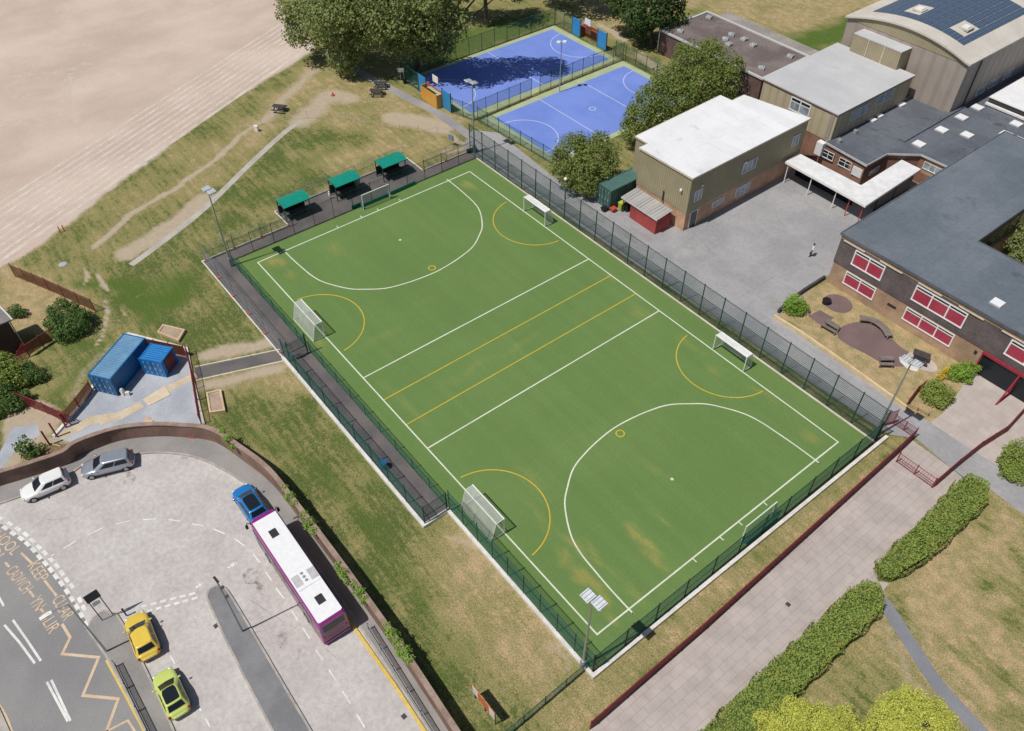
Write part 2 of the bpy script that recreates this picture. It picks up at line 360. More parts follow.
    def wires(s, a, b, z0, z1, sx, sz, r, twin=0.0, rv=None, deep=None):
        """welded mesh between two ground points: upright wires every sx, level wires every sz"""
        A, B = Vector(a[:2]), Vector(b[:2]); L_ = (B - A).length; d = (B - A) / L_; nn = Vector((-d.y, d.x)); vs, fs = [], []
        def bar(c, along, up):
            o = len(vs)
            for t in (-1, 1):
                for i in (-1, 1):
                    for j in (-1, 1): vs.append(c + Vector((along.x * t, along.y * t, along.z * t)) + (Vector((d.x, d.y, 0)) if up else Vector((0, 0, 1))) * ((rv if up and rv else r) * i) + Vector((nn.x, nn.y, 0)) * ((rv if up and rv else r if up or not deep else deep) * j))
            fs.extend([(o, o + 1, o + 5, o + 4), (o + 1, o + 3, o + 7, o + 5), (o + 3, o + 2, o + 6, o + 7), (o + 2, o, o + 4, o + 6)])
        n = max(1, round(L_ / sx)); zc, hz = (z0 + z1) / 2, (z1 - z0) / 2
        for i in range(n + 1): q = A + d * (L_ * i / n); bar(Vector((q.x, q.y, zc)), Vector((0, 0, hz)), True)
        if sz:
            m_ = max(1, round((z1 - z0) / sz)); q = (A + B) / 2
            for k in range(m_ + 1):
                for tw in ((-twin, twin) if twin else (0,)): bar(Vector((q.x + nn.x * tw, q.y + nn.y * tw, z0 + (z1 - z0) * k / m_)), Vector((d.x * L_ / 2, d.y * L_ / 2, 0)), False)
        return s.add([tuple(v) for v in vs], fs)
    def build(s, name, mat, parent=None, smooth=False, label=None):
        me = bpy.data.meshes.new(name); o0 = ORG.get(parent.name, (0, 0, 0)) if parent else (0, 0, 0)
        me.from_pydata([(x - o0[0], y - o0[1], z - o0[2]) for x, y, z in s.v], [], s.f); me.update()
        for m in (mat if isinstance(mat, (list, tuple)) else [mat]): me.materials.append(m)
        if any(s.mi): me.polygons.foreach_set('material_index', s.mi)
        if smooth: me.polygons.foreach_set('use_smooth', [True] * len(me.polygons))
        o = bpy.data.objects.new(name, me); COL.objects.link(o)
        if parent: o.parent = parent; ORG[o.name] = o0
        if label: o['label'] = label
        return o
def tag(o, label=None, cat=None, group=None, kind=None):
    if label: o['label'] = label
    if cat: o['category'] = cat
    if group: o['group'] = group
    if kind: o['kind'] = kind
    return o
def thing(name, label, cat, loc=(0, 0, 0), group=None, local=False):
    """an Empty at the thing's base; its parts are given in world coordinates unless local"""
    loc = tuple(loc) if len(loc) == 3 else (loc[0], loc[1], 0)
    o = bpy.data.objects.new(name, None); COL.objects.link(o); o.empty_display_size = .3
    o.location = loc; tag(o, label, cat, group); ORG[o.name] = (0, 0, 0) if local else loc
    return o
def struct(mb, name, mat, label=None, smooth=False):
    o = mb.build(name, mat, None, smooth); tag(o, label, name.replace('_', ' '), None, 'structure'); return o
def copy_tree(o, parent=None):
    c = o.copy(); COL.objects.link(c)
    if parent: c.parent = parent
    for ch in list(o.children): copy_tree(ch, c)
    return c
def place(proto, first, loc, rz, label, group=None):
    o = proto if first else copy_tree(proto)
    o.location = loc if len(loc) == 3 else (loc[0], loc[1], 0); o.rotation_euler = (0, 0, rz); o['label'] = label
    if group: o['group'] = group
    return o
def ang(a, b): return math.atan2(b[1] - a[1], b[0] - a[0])
def lerp(a, b, t): return tuple(x + (y - x) * t for x, y in zip(a, b))
def dist(a, b): return math.dist(a[:2], b[:2])
def catmull(P, n=6):
    out = []
    for i in range(len(P) - 1):
        p0, p1, p2, p3 = P[max(i - 1, 0)], P[i], P[i + 1], P[min(i + 2, len(P) - 1)]
        for j in range(n):
            t = j / n
            out.append(tuple(.5 * (2 * b + (c - a) * t + (2 * a - 5 * b + 4 * c - d) * t * t + (3 * b - a - 3 * c + d) * t ** 3) for a, b, c, d in zip(p0, p1, p2, p3)))
    return out + [tuple(P[-1])]
# ------------------------------------------------------------------ the ground: one sheet, its cover painted as wear, grass and sand
def lattice(X, Y, sc, seed):
    r = np.random.default_rng(seed); g = r.random((256, 256))
    x = X * sc + 1000; y = Y * sc + 1000; xi = np.floor(x).astype(int); yi = np.floor(y).astype(int)
    fx = x - xi; fy = y - yi; fx = fx * fx * (3 - 2 * fx); fy = fy * fy * (3 - 2 * fy)
    a = g[xi % 256, yi % 256]; b_ = g[(xi + 1) % 256, yi % 256]; c = g[xi % 256, (yi + 1) % 256]; d = g[(xi + 1) % 256, (yi + 1) % 256]
    return a * (1 - fx) * (1 - fy) + b_ * fx * (1 - fy) + c * (1 - fx) * fy + d * fx * fy
class Field:
    def __init__(s, xs, ys, wob=.8):
        s.xs, s.ys = xs, ys; s.X, s.Y = np.meshgrid(xs, ys, indexing='ij')
        s.WX = s.X + (lattice(s.X, s.Y, .45, 1) - .5) * wob * 2 + (lattice(s.X, s.Y, 1.3, 2) - .5) * wob
        s.WY = s.Y + (lattice(s.X, s.Y, .45, 3) - .5) * wob * 2 + (lattice(s.X, s.Y, 1.3, 4) - .5) * wob
    def seg(s, P, closed=False):
        d = np.full(s.X.shape, 1e9); n = len(P)
        for i in range(n if closed else n - 1):
            a, b = P[i], P[(i + 1) % n]; dx, dy = b[0] - a[0], b[1] - a[1]; l2 = dx * dx + dy * dy + 1e-9
            t = np.clip(((s.WX - a[0]) * dx + (s.WY - a[1]) * dy) / l2, 0, 1)
            d = np.minimum(d, np.hypot(s.WX - a[0] - t * dx, s.WY - a[1] - t * dy))
        return d
    def line(s, P, wd, soft=.5):
        return np.clip((wd / 2 + soft / 2 - s.seg(P)) / soft, 0, 1)
    def poly(s, P, soft=1.0):
        inside = np.zeros(s.X.shape, bool); n = len(P)
        for i in range(n):
            (x1, y1), (x2, y2) = P[i], P[(i + 1) % n]
            if y1 == y2: continue
            c = ((y1 > s.WY) != (y2 > s.WY)) & (s.WX < (x2 - x1) * (s.WY - y1) / (y2 - y1) + x1); inside ^= c
        d = s.seg(P, True); sd = np.where(inside, d, -d)
        return np.clip(.5 + sd / soft, 0, 1)
    def blob(s, c, rx, ry=None, soft=.6):
        ry = ry or rx
        q = np.hypot((s.WX - c[0]) / rx, (s.WY - c[1]) / ry)
        return np.clip((1 - q) / soft, 0, 1)
    def mesh(s, name, mat, z, attrs):
        nx, ny = len(s.xs), len(s.ys)
        co = np.stack([s.X.ravel(), s.Y.ravel(), np.full(nx * ny, z)], 1).astype(np.float32)
        i, j = np.meshgrid(np.arange(nx - 1), np.arange(ny - 1), indexing='ij'); a = (i * ny + j).ravel()
        fq = np.stack([a, a + ny, a + ny + 1, a + 1], 1).astype(np.int32)
        me = bpy.data.meshes.new(name); me.vertices.add(nx * ny); me.vertices.foreach_set('co', co.ravel())
        me.loops.add(fq.size); me.loops.foreach_set('vertex_index', fq.ravel())
        me.polygons.add(len(fq)); me.polygons.foreach_set('loop_start', np.arange(0, fq.size, 4, dtype=np.int32))
        me.update(calc_edges=True)
        for an, ch in attrs.items():
            at_ = me.attributes.new(an, 'FLOAT_COLOR', 'POINT')
            v = np.ones((nx * ny, 4), np.float32)
            for k_, q in enumerate(ch): v[:, k_] = q.ravel()
            at_.data.foreach_set('color', v.ravel())
        me.materials.append(mat); o = bpy.data.objects.new(name, me); COL.objects.link(o)
        return o
xs = np.concatenate([np.array([-900, -500, -300, -200, -160, -140]), np.arange(-128, 56.01, .4), np.array([62, 75, 100, 150, 250, 500, 900])])
ys = np.concatenate([np.array([-900, -500, -250, -120, -80]), np.arange(-60, 122.01, .4), np.array([130, 145, 170, 220, 300, 500, 900])])
F = Field(xs, ys)
dry = np.full(F.X.shape, .45); lush = np.zeros(F.X.shape); dirt = np.zeros(F.X.shape); sand = np.zeros(F.X.shape)
mx = np.maximum
sand_edge = [(-200, 330), (0, 268), (43, 244), (127, 177), (190, 130), (234, 98), (280, 72), (316, 49), (300, 25), (272, -5)]
P_sand = [at(u, v) for u, v in sand_edge] + [(-800, 60), (-800, -400)]
_wx, _wy = F.WX, F.WY
F.WX, F.WY = F.X + (_wx - F.X) * .35, F.Y + (_wy - F.Y) * .35
sand = F.poly(P_sand, 1.8)
def paint(tgt, m, val):                                       # blend tgt towards val by mask m
    return tgt * (1 - m) + val * m
lawnSW = pts([(214, 380), (290, 365), (450, 520), (590, 668), (520, 731), (440, 731), (300, 520), (215, 420)])
dry = paint(dry, F.poly(lawnSW, 3), .33)
for q in ([(470, 545), (500, 590), (560, 640)], [(455, 600), (490, 640), (540, 680)], [(240, 372), (290, 385)]):
    dry = paint(dry, F.line(pts(q), 3.0, 3), .72)
dry = paint(dry, F.line(pts([(450, 560), (500, 620)]), 4.0, 4), .8)
for q in ([(250, 430), (330, 480), (380, 540)], [(400, 560), (440, 640)], [(480, 640), (430, 690)], [(340, 440), (400, 500)]):
    lush = paint(lush, F.line(pts(q), 2.0, 2.5), .6)
for q in ([(560, 640), (570, 668)], [(452, 535), (480, 548)], [(545, 645), (556, 648)]):
    dirt = mx(dirt, F.line(pts(q), .7, .9) * .7)
dirt = mx(dirt, F.line(pts([(206, 356), (240, 348), (278, 342)]), 1.7, 1.4) * .95); dirt = mx(dirt, F.line(pts([(206, 386), (240, 378), (280, 368)]), 1.3, 1.3) * .95)
dirt = mx(dirt, F.line(pts([(203, 262), (240, 305), (281, 350)]), .45, .8) * .55)
# lawns north-west of the pitch
dry = paint(dry, F.poly(pts([(60, 340), (110, 260), (200, 200), (300, 125), (440, 130), (270, 215), (205, 262), (270, 345), (200, 360), (120, 330)]), 3), .33)
lush = paint(lush, F.blob(at(168, 292), 4.2, 3.6), .95); lush = paint(lush, F.line(pts([(250, 200), (330, 150)]), 3.2, 4), .6)
lush = paint(lush, F.line(pts([(120, 300), (220, 260)]), 3, 4), .55); lush = paint(lush, F.line(pts([(80, 285), (130, 285), (150, 320)]), 2.2, 2), .8)
lush = paint(lush, F.line(pts([(70, 345), (110, 345), (55, 395)]), 2.0, 2), .7); lush = paint(lush, F.line(pts([(105, 245), (220, 165)]), 1.1, 1.5), .5)
dry = paint(dry, F.line(pts([(290, 215), (430, 150)]), 3, 4), .62); dry = paint(dry, F.line(pts([(330, 160), (440, 138)]), 4, 4), .7)
dry = paint(dry, F.poly(pts([(0, 270), (15, 268), (95, 300), (85, 335), (0, 330)]), 1.5), .98)
dry = paint(dry, F.poly(pts([(70, 250), (330, 48), (380, 80), (460, 120), (420, 150), (300, 118), (180, 200)]), 4), .66)
lush = paint(lush, F.line(pts([(60, 250), (180, 165), (290, 80)]), 1.8, 2), .45)
# worn trails and patches
for q, wd, sf, s_ in (([(95, 248), (130, 215), (180, 185), (215, 160), (247, 130), (268, 116)], .8, .6, 1), ([(268, 118), (290, 92), (312, 70)], 2.2, 2.2, .8),
                      ([(300, 122), (318, 105), (330, 95), (350, 98)], 3.4, 3, .95), ([(395, 118), (420, 122), (440, 128)], 3.6, 2, .95),
                      ([(128, 252), (170, 228), (206, 198)], 2.9, 1.6, .9), ([(83, 268), (87, 278), (84, 285)], .5, .5, .9), ([(97, 275), (103, 284), (108, 290)], .6, .5, .9),
                      ([(104, 300), (109, 312), (105, 325), (96, 345)], .55, .5, .9), ([(123, 305), (125, 315), (121, 322)], .4, .5, .8), ([(136, 300), (150, 285)], .4, .5, .5),
                      ([(110, 345), (85, 372), (70, 400)], 1.1, 1, .55), ([(340, 62), (372, 80), (400, 95)], 1.6, 1.5, .6), ([(440, 128), (470, 148)], 1.2, 1, .7),
                      ([(445, 152), (470, 146)], 1.2, .8, .8), ([(150, 345), (200, 345)], .8, .8, .4), ([(40, 440), (75, 440)], 1.0, .8, .7), ([(610, 30), (600, 25), (625, 40)], 1.4, 1, .8)):
    dirt = mx(dirt, F.line(pts(q), wd, sf) * s_)
dirt = mx(dirt, F.poly(pts([(0, 415), (25, 398), (50, 404), (66, 416), (52, 432), (38, 440), (20, 462), (0, 480)]), 1) * .95)
dirt = mx(dirt, F.line(pts([(602, 195), (560, 190), (530, 170)]), 1.0, .8) * .8); dirt = mx(dirt, F.line(pts([(640, 55), (660, 70)]), 2.2, 1.4) * .7)
F.WX, F.WY = _wx, _wy
# strip beside the south-east fence, lawns right of the paved path
dry = paint(dry, F.poly(pts([(590, 668), (890, 440), (912, 440), (590, 731), (520, 731)]), 1), .66)
for q in ([(640, 690), (700, 640)], [(760, 560), (800, 540)], [(835, 490), (860, 465)]): lush = paint(lush, F.line(pts(q), .9, 1.2), .7)
dry = paint(dry, F.poly(pts([(870, 600), (1000, 480), (1060, 470), (1060, 760), (880, 760)]), 3), .64)
dry = paint(dry, F.poly(pts([(770, 731), (870, 625), (930, 700), (960, 760)]), 1.5), .5)
for q in ([(900, 600), (960, 660), (1010, 720)], [(940, 600), (985, 650), (1024, 690)], [(985, 590), (1030, 640)], [(980, 520), (1010, 545), (1030, 580)]):
    dry = paint(dry, F.line(pts(catmull(q, 5)), 1.1, 1.0), .3)
for q in ([(1010, 520), (1000, 545), (1024, 580)], [(960, 540), (962, 590), (1010, 660)], [(915, 590), (935, 640), (990, 700)], [(945, 530), (945, 585), (985, 640)], [(905, 640), (950, 690), (985, 731)], [(935, 560), (930, 585), (960, 640)], [(1000, 600), (975, 610), (990, 650)]):
    dry = paint(dry, F.line(pts(catmull(q, 5)), 1.0, .8), 1.05)
dirt = mx(dirt, F.line(pts([(876, 600), (892, 640), (925, 700), (950, 735)]), .5, .5) * .6); dirt = mx(dirt, F.line(pts([(893, 600), (945, 665), (1000, 735)]), .45, .5) * .6)
dirt = mx(dirt, F.line(pts([(872, 578), (884, 592)]), .7, .6) * .7)
# far field, lawn by the courts
dry = paint(dry, F.poly(pts([(560, -40), (1000, -40), (860, 60), (700, 5), (600, 40)]), 3), .78)
lush = paint(lush, F.line(pts([(780, 50), (830, 36), (866, 18)]), 6.5, 4), .9); lush = paint(lush, F.line(pts([(610, 50), (640, 30), (700, 8)]), 2.0, 3), .6)
lush = paint(lush, F.poly(pts([(380, 60), (450, 30), (555, 10), (555, 26), (440, 70)]), 3), .75)
lush = paint(lush, F.poly(pts([(280, 70), (400, 95), (440, 65), (400, 0), (300, 0)]), 4), .4)
# planted garden by the classrooms
dry = paint(dry, F.poly(pts([(775, 317), (826, 278), (985, 360), (940, 440), (905, 408)]), .6), 1.0); lush = lush * (1 - F.poly(pts([(775, 317), (826, 278), (985, 360), (940, 440), (905, 408)]), .6))

k = NT('mown_grass_and_worn_earth')
a = k.sep(k.attr('cover').outputs['Color']); sa = k.attr('sandcover').outputs['Color']
n1 = k.noise(.22, 6, .62); n2 = k.noise(2.2, 5, .65); n3 = k.noise(9, 4, .75)
streak = k.noise(1.0, 4, .6, k.mapping(scale=(.22, 1.6, 1), rot=(0, 0, .05)))
d = k.math('ADD', a[0], k.math('MULTIPLY', k.math('SUBTRACT', n1, .5), 1.1)); d = k.math('ADD', d, k.math('MULTIPLY', k.math('SUBTRACT', n2, .5), .75))
d = k.math('ADD', d, k.math('MULTIPLY', k.math('SUBTRACT', streak, .5), .85)); d = k.ramp(d, .05, 1.02)
n4 = k.noise(4.5, 4, .7); d = k.math('ADD', d, k.math('MULTIPLY', k.math('SUBTRACT', n4, .5), .7))
g = k.mix(k.ramp(d, 0, .5), (.095, .13, .035), (.262, .238, .098)); straw = k.mix(k.ramp(k.noise(.9, 5, .65, k.mapping(loc=(5, 9, 0))), .35, .65), (.30, .262, .125), (.475, .352, .20)); straw = k.mix(k.ramp(k.noise(2.6, 5, .7), .45, .75, 0, .6), straw, (.40, .275, .155))
g = k.mix(k.ramp(d, .45, 1), g, straw)
ls = k.ramp(k.math('ADD', a[1], k.math('MULTIPLY', k.math('SUBTRACT', n2, .5), .8)), .25, .95)
g = k.mix(ls, g, (.088, .145, .028))
fine = k.ramp(n3, .25, .75, .55, 1.45)
fv = k.n.new('ShaderNodeCombineColor'); [k.L(fine, fv.inputs[i]) for i in range(3)]
g = k.mix(1, g, fv.outputs[0], 'MULTIPLY')
dm = k.ramp(k.math('ADD', a[2], k.math('MULTIPLY', k.math('SUBTRACT', n2, .5), .5)), .28, .8)
dc = k.mix(k.noise(1.6, 5, .65), (.36, .29, .205), (.55, .46, .345))
g = k.mix(dm, g, dc)
sm = k.ramp(k.math('ADD', k.sep(sa)[0], k.math('MULTIPLY', k.math('SUBTRACT', n2, .5), .3)), .25, .75)
scol = k.mix(k.ramp(k.noise(.09, 6, .65, k.mapping(scale=(1, .6, 1))), .3, .7), (.51, .405, .335), (.635, .525, .445))
scol = k.mix(k.ramp(k.noise(.35, 6, .75), .55, .8, 0, .55), scol, (.70, .61, .52))
fs_ = k.ramp(k.noise(3.5, 5, .75), .2, .8, .9, 1.1); fv2 = k.n.new('ShaderNodeCombineColor'); [k.L(fs_, fv2.inputs[i]) for i in range(3)]
scol = k.mix(1, scol, fv2.outputs[0], 'MULTIPLY')
g = k.mix(sm, g, scol)
k.color(g); k.b.inputs['Roughness'].default_value = .95; k.b.inputs['Specular IOR Level'].default_value = .1
k.bump(n3, .6, .08)
zero = np.zeros(F.X.shape)
o = F.mesh('ground', k.m, 0, {'cover': (dry, lush, dirt), 'sandcover': (sand, zero, zero)})
tag(o, 'mown lawns, worn earth and the pinkish gravel sports field', 'ground', None, 'structure')

k = NT('chalk_lane_line'); k.color(k.mix(k.noise(.8, 5, .7), (.74, .66, .58), (.82, .76, .69))); k.b.inputs['Roughness'].default_value = .95
t_ = k.n.new('ShaderNodeBsdfTransparent'); m_ = k.n.new('ShaderNodeMixShader'); k.L(k.ramp(k.noise(.5, 6, .75), .2, .7, .2, .85), m_.inputs[0]); k.L(t_.outputs[0], m_.inputs[1]); k.L(k.b.outputs[0], m_.inputs[2]); k.L(m_.outputs[0], k.out.inputs[0]); M['lane_chalk'] = k.m
# running lanes and worn marks on the gravel field
mb = MB()
A0, A1 = at(0, 203), at(287, 20); B0, B1 = at(28, 242), at(315, 43)
da = Vector(A1) - Vector(A0); db = Vector(B1) - Vector(B0)
for i in range(9):
    t = i / 8; p = Vector(A0).lerp(Vector(B0), t); q = Vector(A1).lerp(Vector(B1), t); dd = (q - p).normalized()
    p = p - dd * 22; q = q - dd * (.3 + rng.random() * .6); mb.strip([p, q], .34 if i < 8 else .5, .006)
struct(mb, 'running_lanes', M['lane_chalk'], 'faint white straight running lanes on the pink gravel field')
mb = MB()
for P in ([(-20, 78), (35, 74), (70, 71), (90, 62)], [(70, 71), (66, 95), (65, 117)], [(-20, 128), (30, 122), (85, 118)], [(10, 98), (30, 96)]):
    mb.strip(pts(P), 1.3, .004)
k = NT('chalky_worn_earth'); k.color(k.mix(k.noise(.8, 5, .7), (.74, .64, .55), (.8, .72, .63))); k.b.inputs['Roughness'].default_value = .95
t_ = k.n.new('ShaderNodeBsdfTransparent'); m_ = k.n.new('ShaderNodeMixShader'); k.L(k.ramp(k.noise(.9, 6, .75), .3, .75, 0, .75), m_.inputs[0]); k.L(t_.outputs[0], m_.inputs[1]); k.L(k.b.outputs[0], m_.inputs[2]); k.L(m_.outputs[0], k.out.inputs[0])
struct(mb, 'worn_field_marks', k.m, 'old chalk marks of a pitch on the gravel field')

# ------------------------------------------------------------------ the artificial pitch
HL, HW = 26.57, 13.96
TX0, TX1, TY0, TY1 = -28.5, 28.35, -16.02, 16.3
T = Field(np.arange(TX0, TX1 + .01, (TX1 - TX0) / 190), np.arange(TY0, TY1 + .01, (TY1 - TY0) / 108), .4)
wear = np.zeros(T.X.shape)
for c, rx, ry, s_ in ((at(640, 540), 2.6, .8, .9), (at(652, 560), 2.0, .55, .8), (at(565, 560), 1.2, .9, .6), (at(585, 580), 2.2, .7, .95), (at(600, 598), 1.4, .6, .9), (at(660, 520), 1.6, .6, .55), (at(612, 618), 1.2, .8, .7),
                      (at(275, 262), 2.0, 1.3, .85), (at(290, 275), 1.6, .9, .6), (at(470, 185), 1.6, 1.1, .8), (at(810, 435), 1.6, 1.0, .6), (at(765, 395), 2.4, .7, .45), (at(715, 370), 2.0, .8, .45),
                      (at(640, 312), 1.8, 1.0, .4), (at(320, 345), 1.2, 1.2, .5), (at(480, 500), 1.2, .8, .3), (at(335, 250), 2.5, 1.2, .45), (at(610, 280), 1.6, .8, .4), (at(400, 400), 6, .8, .4), (at(470, 370), .9, 5, .35), (at(520, 345), .8, 4, .35), (at(690, 345), 3, .6, .4), (at(655, 470), 2.5, .5, .3), (at(540, 520), 2.5, .6, .4), (at(380, 340), 1.0, 3.5, .35), (at(430, 300), .7, 3.5, .25), (at(520, 330), .8, 5, .2), (at(530, 480), 4, .8, .35),
                      (at(600, 560), 3.5, .5, .6), (at(575, 550), 3, .5, .55), (at(630, 590), 2, .5, .5)):
    wear = np.maximum(wear, T.blob(c, rx, ry, .9) * s_)
edge = np.clip((1.3 - np.minimum(T.X - TX0, TX1 - T.X)) / 1.3, 0, 1) * .25 + np.clip((1.2 - np.minimum(T.Y - TY0, TY1 - T.Y)) / 1.2, 0, 1) * .2
k = NT('artificial_turf')
wa = k.sep(k.attr('wear').outputs['Color']); nb = k.noise(.1, 5, .6); nf = k.noise(6, 4, .7); ns = k.noise(1.5, 4, .65, k.mapping(scale=(.3, 1.2, 1)))
c = k.mix(k.ramp(nb, .3, .7), (.130, .217, .066), (.146, .232, .073))
wm = k.math('ADD', k.math('MULTIPLY', wa[0], k.ramp(ns, .25, .6, .4, 1.25)), k.math('MULTIPLY', wa[1], .6))
wm = k.math('ADD', wm, k.ramp(k.noise(.16, 4, .6, k.mapping(loc=(40, 3, 0))), .56, .78, 0, .22))
c = k.mix(k.ramp(wm, 0, 1.05, 0, .85), c, (.30, .285, .085))
fv = k.n.new('ShaderNodeCombineColor'); q = k.ramp(nf, .2, .8, .9, 1.1); [k.L(q, fv.inputs[i]) for i in range(3)]
c = k.mix(1, c, fv.outputs[0], 'MULTIPLY')
br = k.n.new('ShaderNodeTexBrick'); k.L(k.mapping(rot=(0, 0, PI / 2)), br.inputs['Vector']); br.inputs['Scale'].default_value = 1; br.inputs['Brick Width'].default_value = 60; br.inputs['Row Height'].default_value = 4.0; br.inputs['Mortar Size'].default_value = .035; br.inputs['Mortar Smooth'].default_value = .8
br.inputs['Color1'].default_value = (1, 1, 1, 1); br.inputs['Color2'].default_value = (.965, .975, .96, 1); br.inputs['Mortar'].default_value = (1.07, 1.05, 1.02, 1)
c = k.mix(1, c, br.outputs['Color'], 'MULTIPLY'); bs = k.noise(.5, 4, .6, k.mapping(scale=(.06, 1.5, 1))); bm = k.ramp(bs, .3, .7, .96, 1.045); bv = k.n.new('ShaderNodeCombineColor'); [k.L(bm, bv.inputs[i]) for i in range(3)]; c = k.mix(1, c, bv.outputs[0], 'MULTIPLY')
k.color(c); k.b.inputs['Roughness'].default_value = .9; k.b.inputs['Specular IOR Level'].default_value = .15
k.bump(nf, .25, .03)
o = T.mesh('turf_pitch', k.m, .03, {'wear': (wear, edge, np.zeros(T.X.shape))}); tag(o, 'green artificial turf pitch with sandy worn patches', 'turf pitch', None, 'structure')
ZL = .036
mb = MB(); LW = .12
mb.strip([(-HL, -HW), (HL, -HW), (HL, HW), (-HL, HW)], LW, ZL, True)
for x in (-5.15, 5.3): mb.strip([(x, -HW), (x, HW)], LW, ZL + .004)
Dp = [(40.6, 16.44), (40.3, 16.43), (37.5, 16.38), (34.6, 16.2), (31.6, 15.9), (29, 15.1), (25.6, 13), (23.8, 11), (22.1, 8.5), (21.2, 5.6), (20.7, 2.7), (20.5, 0)]
Dp = [(x * .66, y * .66) for x, y in Dp]; Dp = Dp + [(x, -y) for x, y in Dp[-2::-1]]; Dp = catmull(Dp, 5)
for s in (1, -1):
    mb.strip([(s * (x + .2 * (x > 26.4)), y) for x, y in Dp], LW, ZL + .004)
    for y in (-4.15, -1.1, 1.1, 4.1): mb.strip([(s * HL, y), (s * (HL + .42), y)], .09, ZL + .004)
    mb.flat([(s * 20.45 + .14 * math.cos(t * PI / 6), .14 * math.sin(t * PI / 6)) for t in range(12)], ZL)
struct(mb, 'white_pitch_markings', M['pitch_white'], 'white boundary, quarter and shooting arc lines on the green turf')
mb = MB()
yl = [(at(384, 399)[0] + at(610, 277)[0]) / 2, (at(406, 425)[0] + at(634, 295)[0]) / 2]
for x in yl: mb.strip([(x, -HW + .07), (x, HW - .07)], .1, ZL + .002)
for cx_, sy in ((14.15, -1), (-14.0, -1), (14.1, 1), (-14.2, 1)):
    mb.strip([(cx_ + 4.65 * math.cos(t * PI / 40), sy * (HW - .06 - 4.65 * math.sin(t * PI / 40))) for t in range(1, 40)], .1, ZL + .002)
for s in (1, -1): mb.strip([(s * 14.3 + .36 * math.cos(t * PI / 9), .36 * math.sin(t * PI / 9)) for t in range(18)], .11, ZL + .008, True)
struct(mb, 'yellow_pitch_markings', M['pitch_yellow'], 'yellow half circles, cross lines and small rings on the green turf')

# ------------------------------------------------------------------ hard surfaces
def sheet(name, P, z, mat, label):
    mb = MB(); mb.flat(P, z); return struct(mb, name, M[mat], label)
sheet('pitch_walkway', [(-30.35, -18.4), (11.4, -18.4), (11.4, -16.1), (-28.5, -16.1), (-28.5, 17.2), (-30.35, 17.2)], .012, 'dark_asphalt', 'dark tarmac walkway along two sides of the pitch')
sheet('shelter_bay', [(-33.7, -8.2), (-30.35, -8.2), (-30.35, 9.6), (-33.7, 9.6)], .012, 'dark_asphalt', 'dark tarmac bay under the three green shelters')
mb = MB(); mb.strip([(-30.45, -8.2), (-30.45, -18.5), (-11.9, -18.5)], .12, 0, h=.06); mb.strip([(-30.4, -8.3), (-33.8, -8.3), (-33.8, 9.7), (-30.4, 9.7), (-30.4, 17.3)], .12, 0, h=.05)
struct(mb, 'walkway_edging', M['white_concrete'], 'pale concrete edging of the dark walkway')
mb = MB(); mb.strip([(TX0, 16.42), (28.6, 16.42)], .2, 0, h=.07); struct(mb, 'cream_pitch_kerb', M['cream_kerb'], 'cream kerb along the playground side of the pitch')
mb = MB(); mb.strip([(-12.0, -18.55), (11.55, -18.55), (11.55, -16.25), (28.65, -16.25), (28.85, 17.6)], .28, 0, h=.3)
struct(mb, 'white_pitch_kerb', M['white_concrete'], 'thick white concrete edging along the lawn sides of the pitch')
mb = MB(); P = pts([(131, 265), (165, 240), (205, 208), (250, 164), (285, 132), (302, 121)]); mb.strip(catmull(P, 5), .78, .008)
struct(mb, 'grit_path', M['dirt_path'], 'narrow pale grit path crossing the lawn')
mb = MB(); P = catmull(pts([(326, 52), (345, 64), (378, 82), (402, 95), (437, 113), (474, 139), (500, 158)]), 5); mb.strip(P, 1.35, .010)
struct(mb, 'tarmac_path', M['path_tarmac'], 'grey tarmac path running from the trees past the blue courts')
sheet('link_path', pts([(196, 379), (284, 359.5), (280, 350.5), (195, 368)]), .010, 'dark_asphalt', 'short dark tarmac path from the compound to the pitch gate')
mb = MB(); mb.strip(pts([(196, 380.5), (284, 361)]), .1, 0, h=.05); mb.strip(pts([(195, 367), (280, 349.5)]), .1, 0, h=.05); struct(mb, 'link_path_edging', M['white_concrete'], 'pale edging of the short tarmac path')

# playground tarmac and the strip beside the pitch
sheet('playground', [(-31.5, 16.52)] + pts([(888, 434), (916.4, 438.7), (948, 465.6), (962, 476), (992, 491), (1040, 527), (1060, 500), (1024, 480), (995, 463), (971.5, 450), (931.7, 423), (905, 409), (775, 318), (826, 277), (880, 230)]) + [(12.7, 46), (-1, 52), (-12, 30), (-12, 21.6), (-20, 21.2), (-31.5, 22.2), (-34.2, 20)], .014, 'playground', 'pale grey playground tarmac between the pitch and the school')
sheet('school_yard', [(-14, 21), (-8, 21), (14, 40), (12, 62), (-2, 62), (-14, 50)], .008, 'path_tarmac', 'tarmac under and behind the school buildings')
# worn strip beside the courts
sheet('paved_path', pts([(588, 732), (701, 634), (801, 543), (912, 440), (948, 466), (968, 482), (955, 495), (893, 580), (815, 660), (700, 760)]), .016, 'blockpave', 'wide pinkish paved path between the maroon railing and the hedges')
sheet('entrance_plaza', pts([(930.5, 422.5), (971.5, 450), (1025, 482), (1060, 500), (1060, 380), (1010, 352), (985, 350), (960, 390), (942, 414)]), .018, 'plaza', 'pinkish paved plaza in front of the school entrance')
mb = MB(); mb.strip(catmull(pts([(868, 588), (886, 606), (908, 640), (936, 682), (966, 716), (1000, 752)]), 4), 1.02, .012)
struct(mb, 'lawn_footpath', M['blue_tarmac'], 'narrow blue grey tarmac footpath crossing the dry lawn')
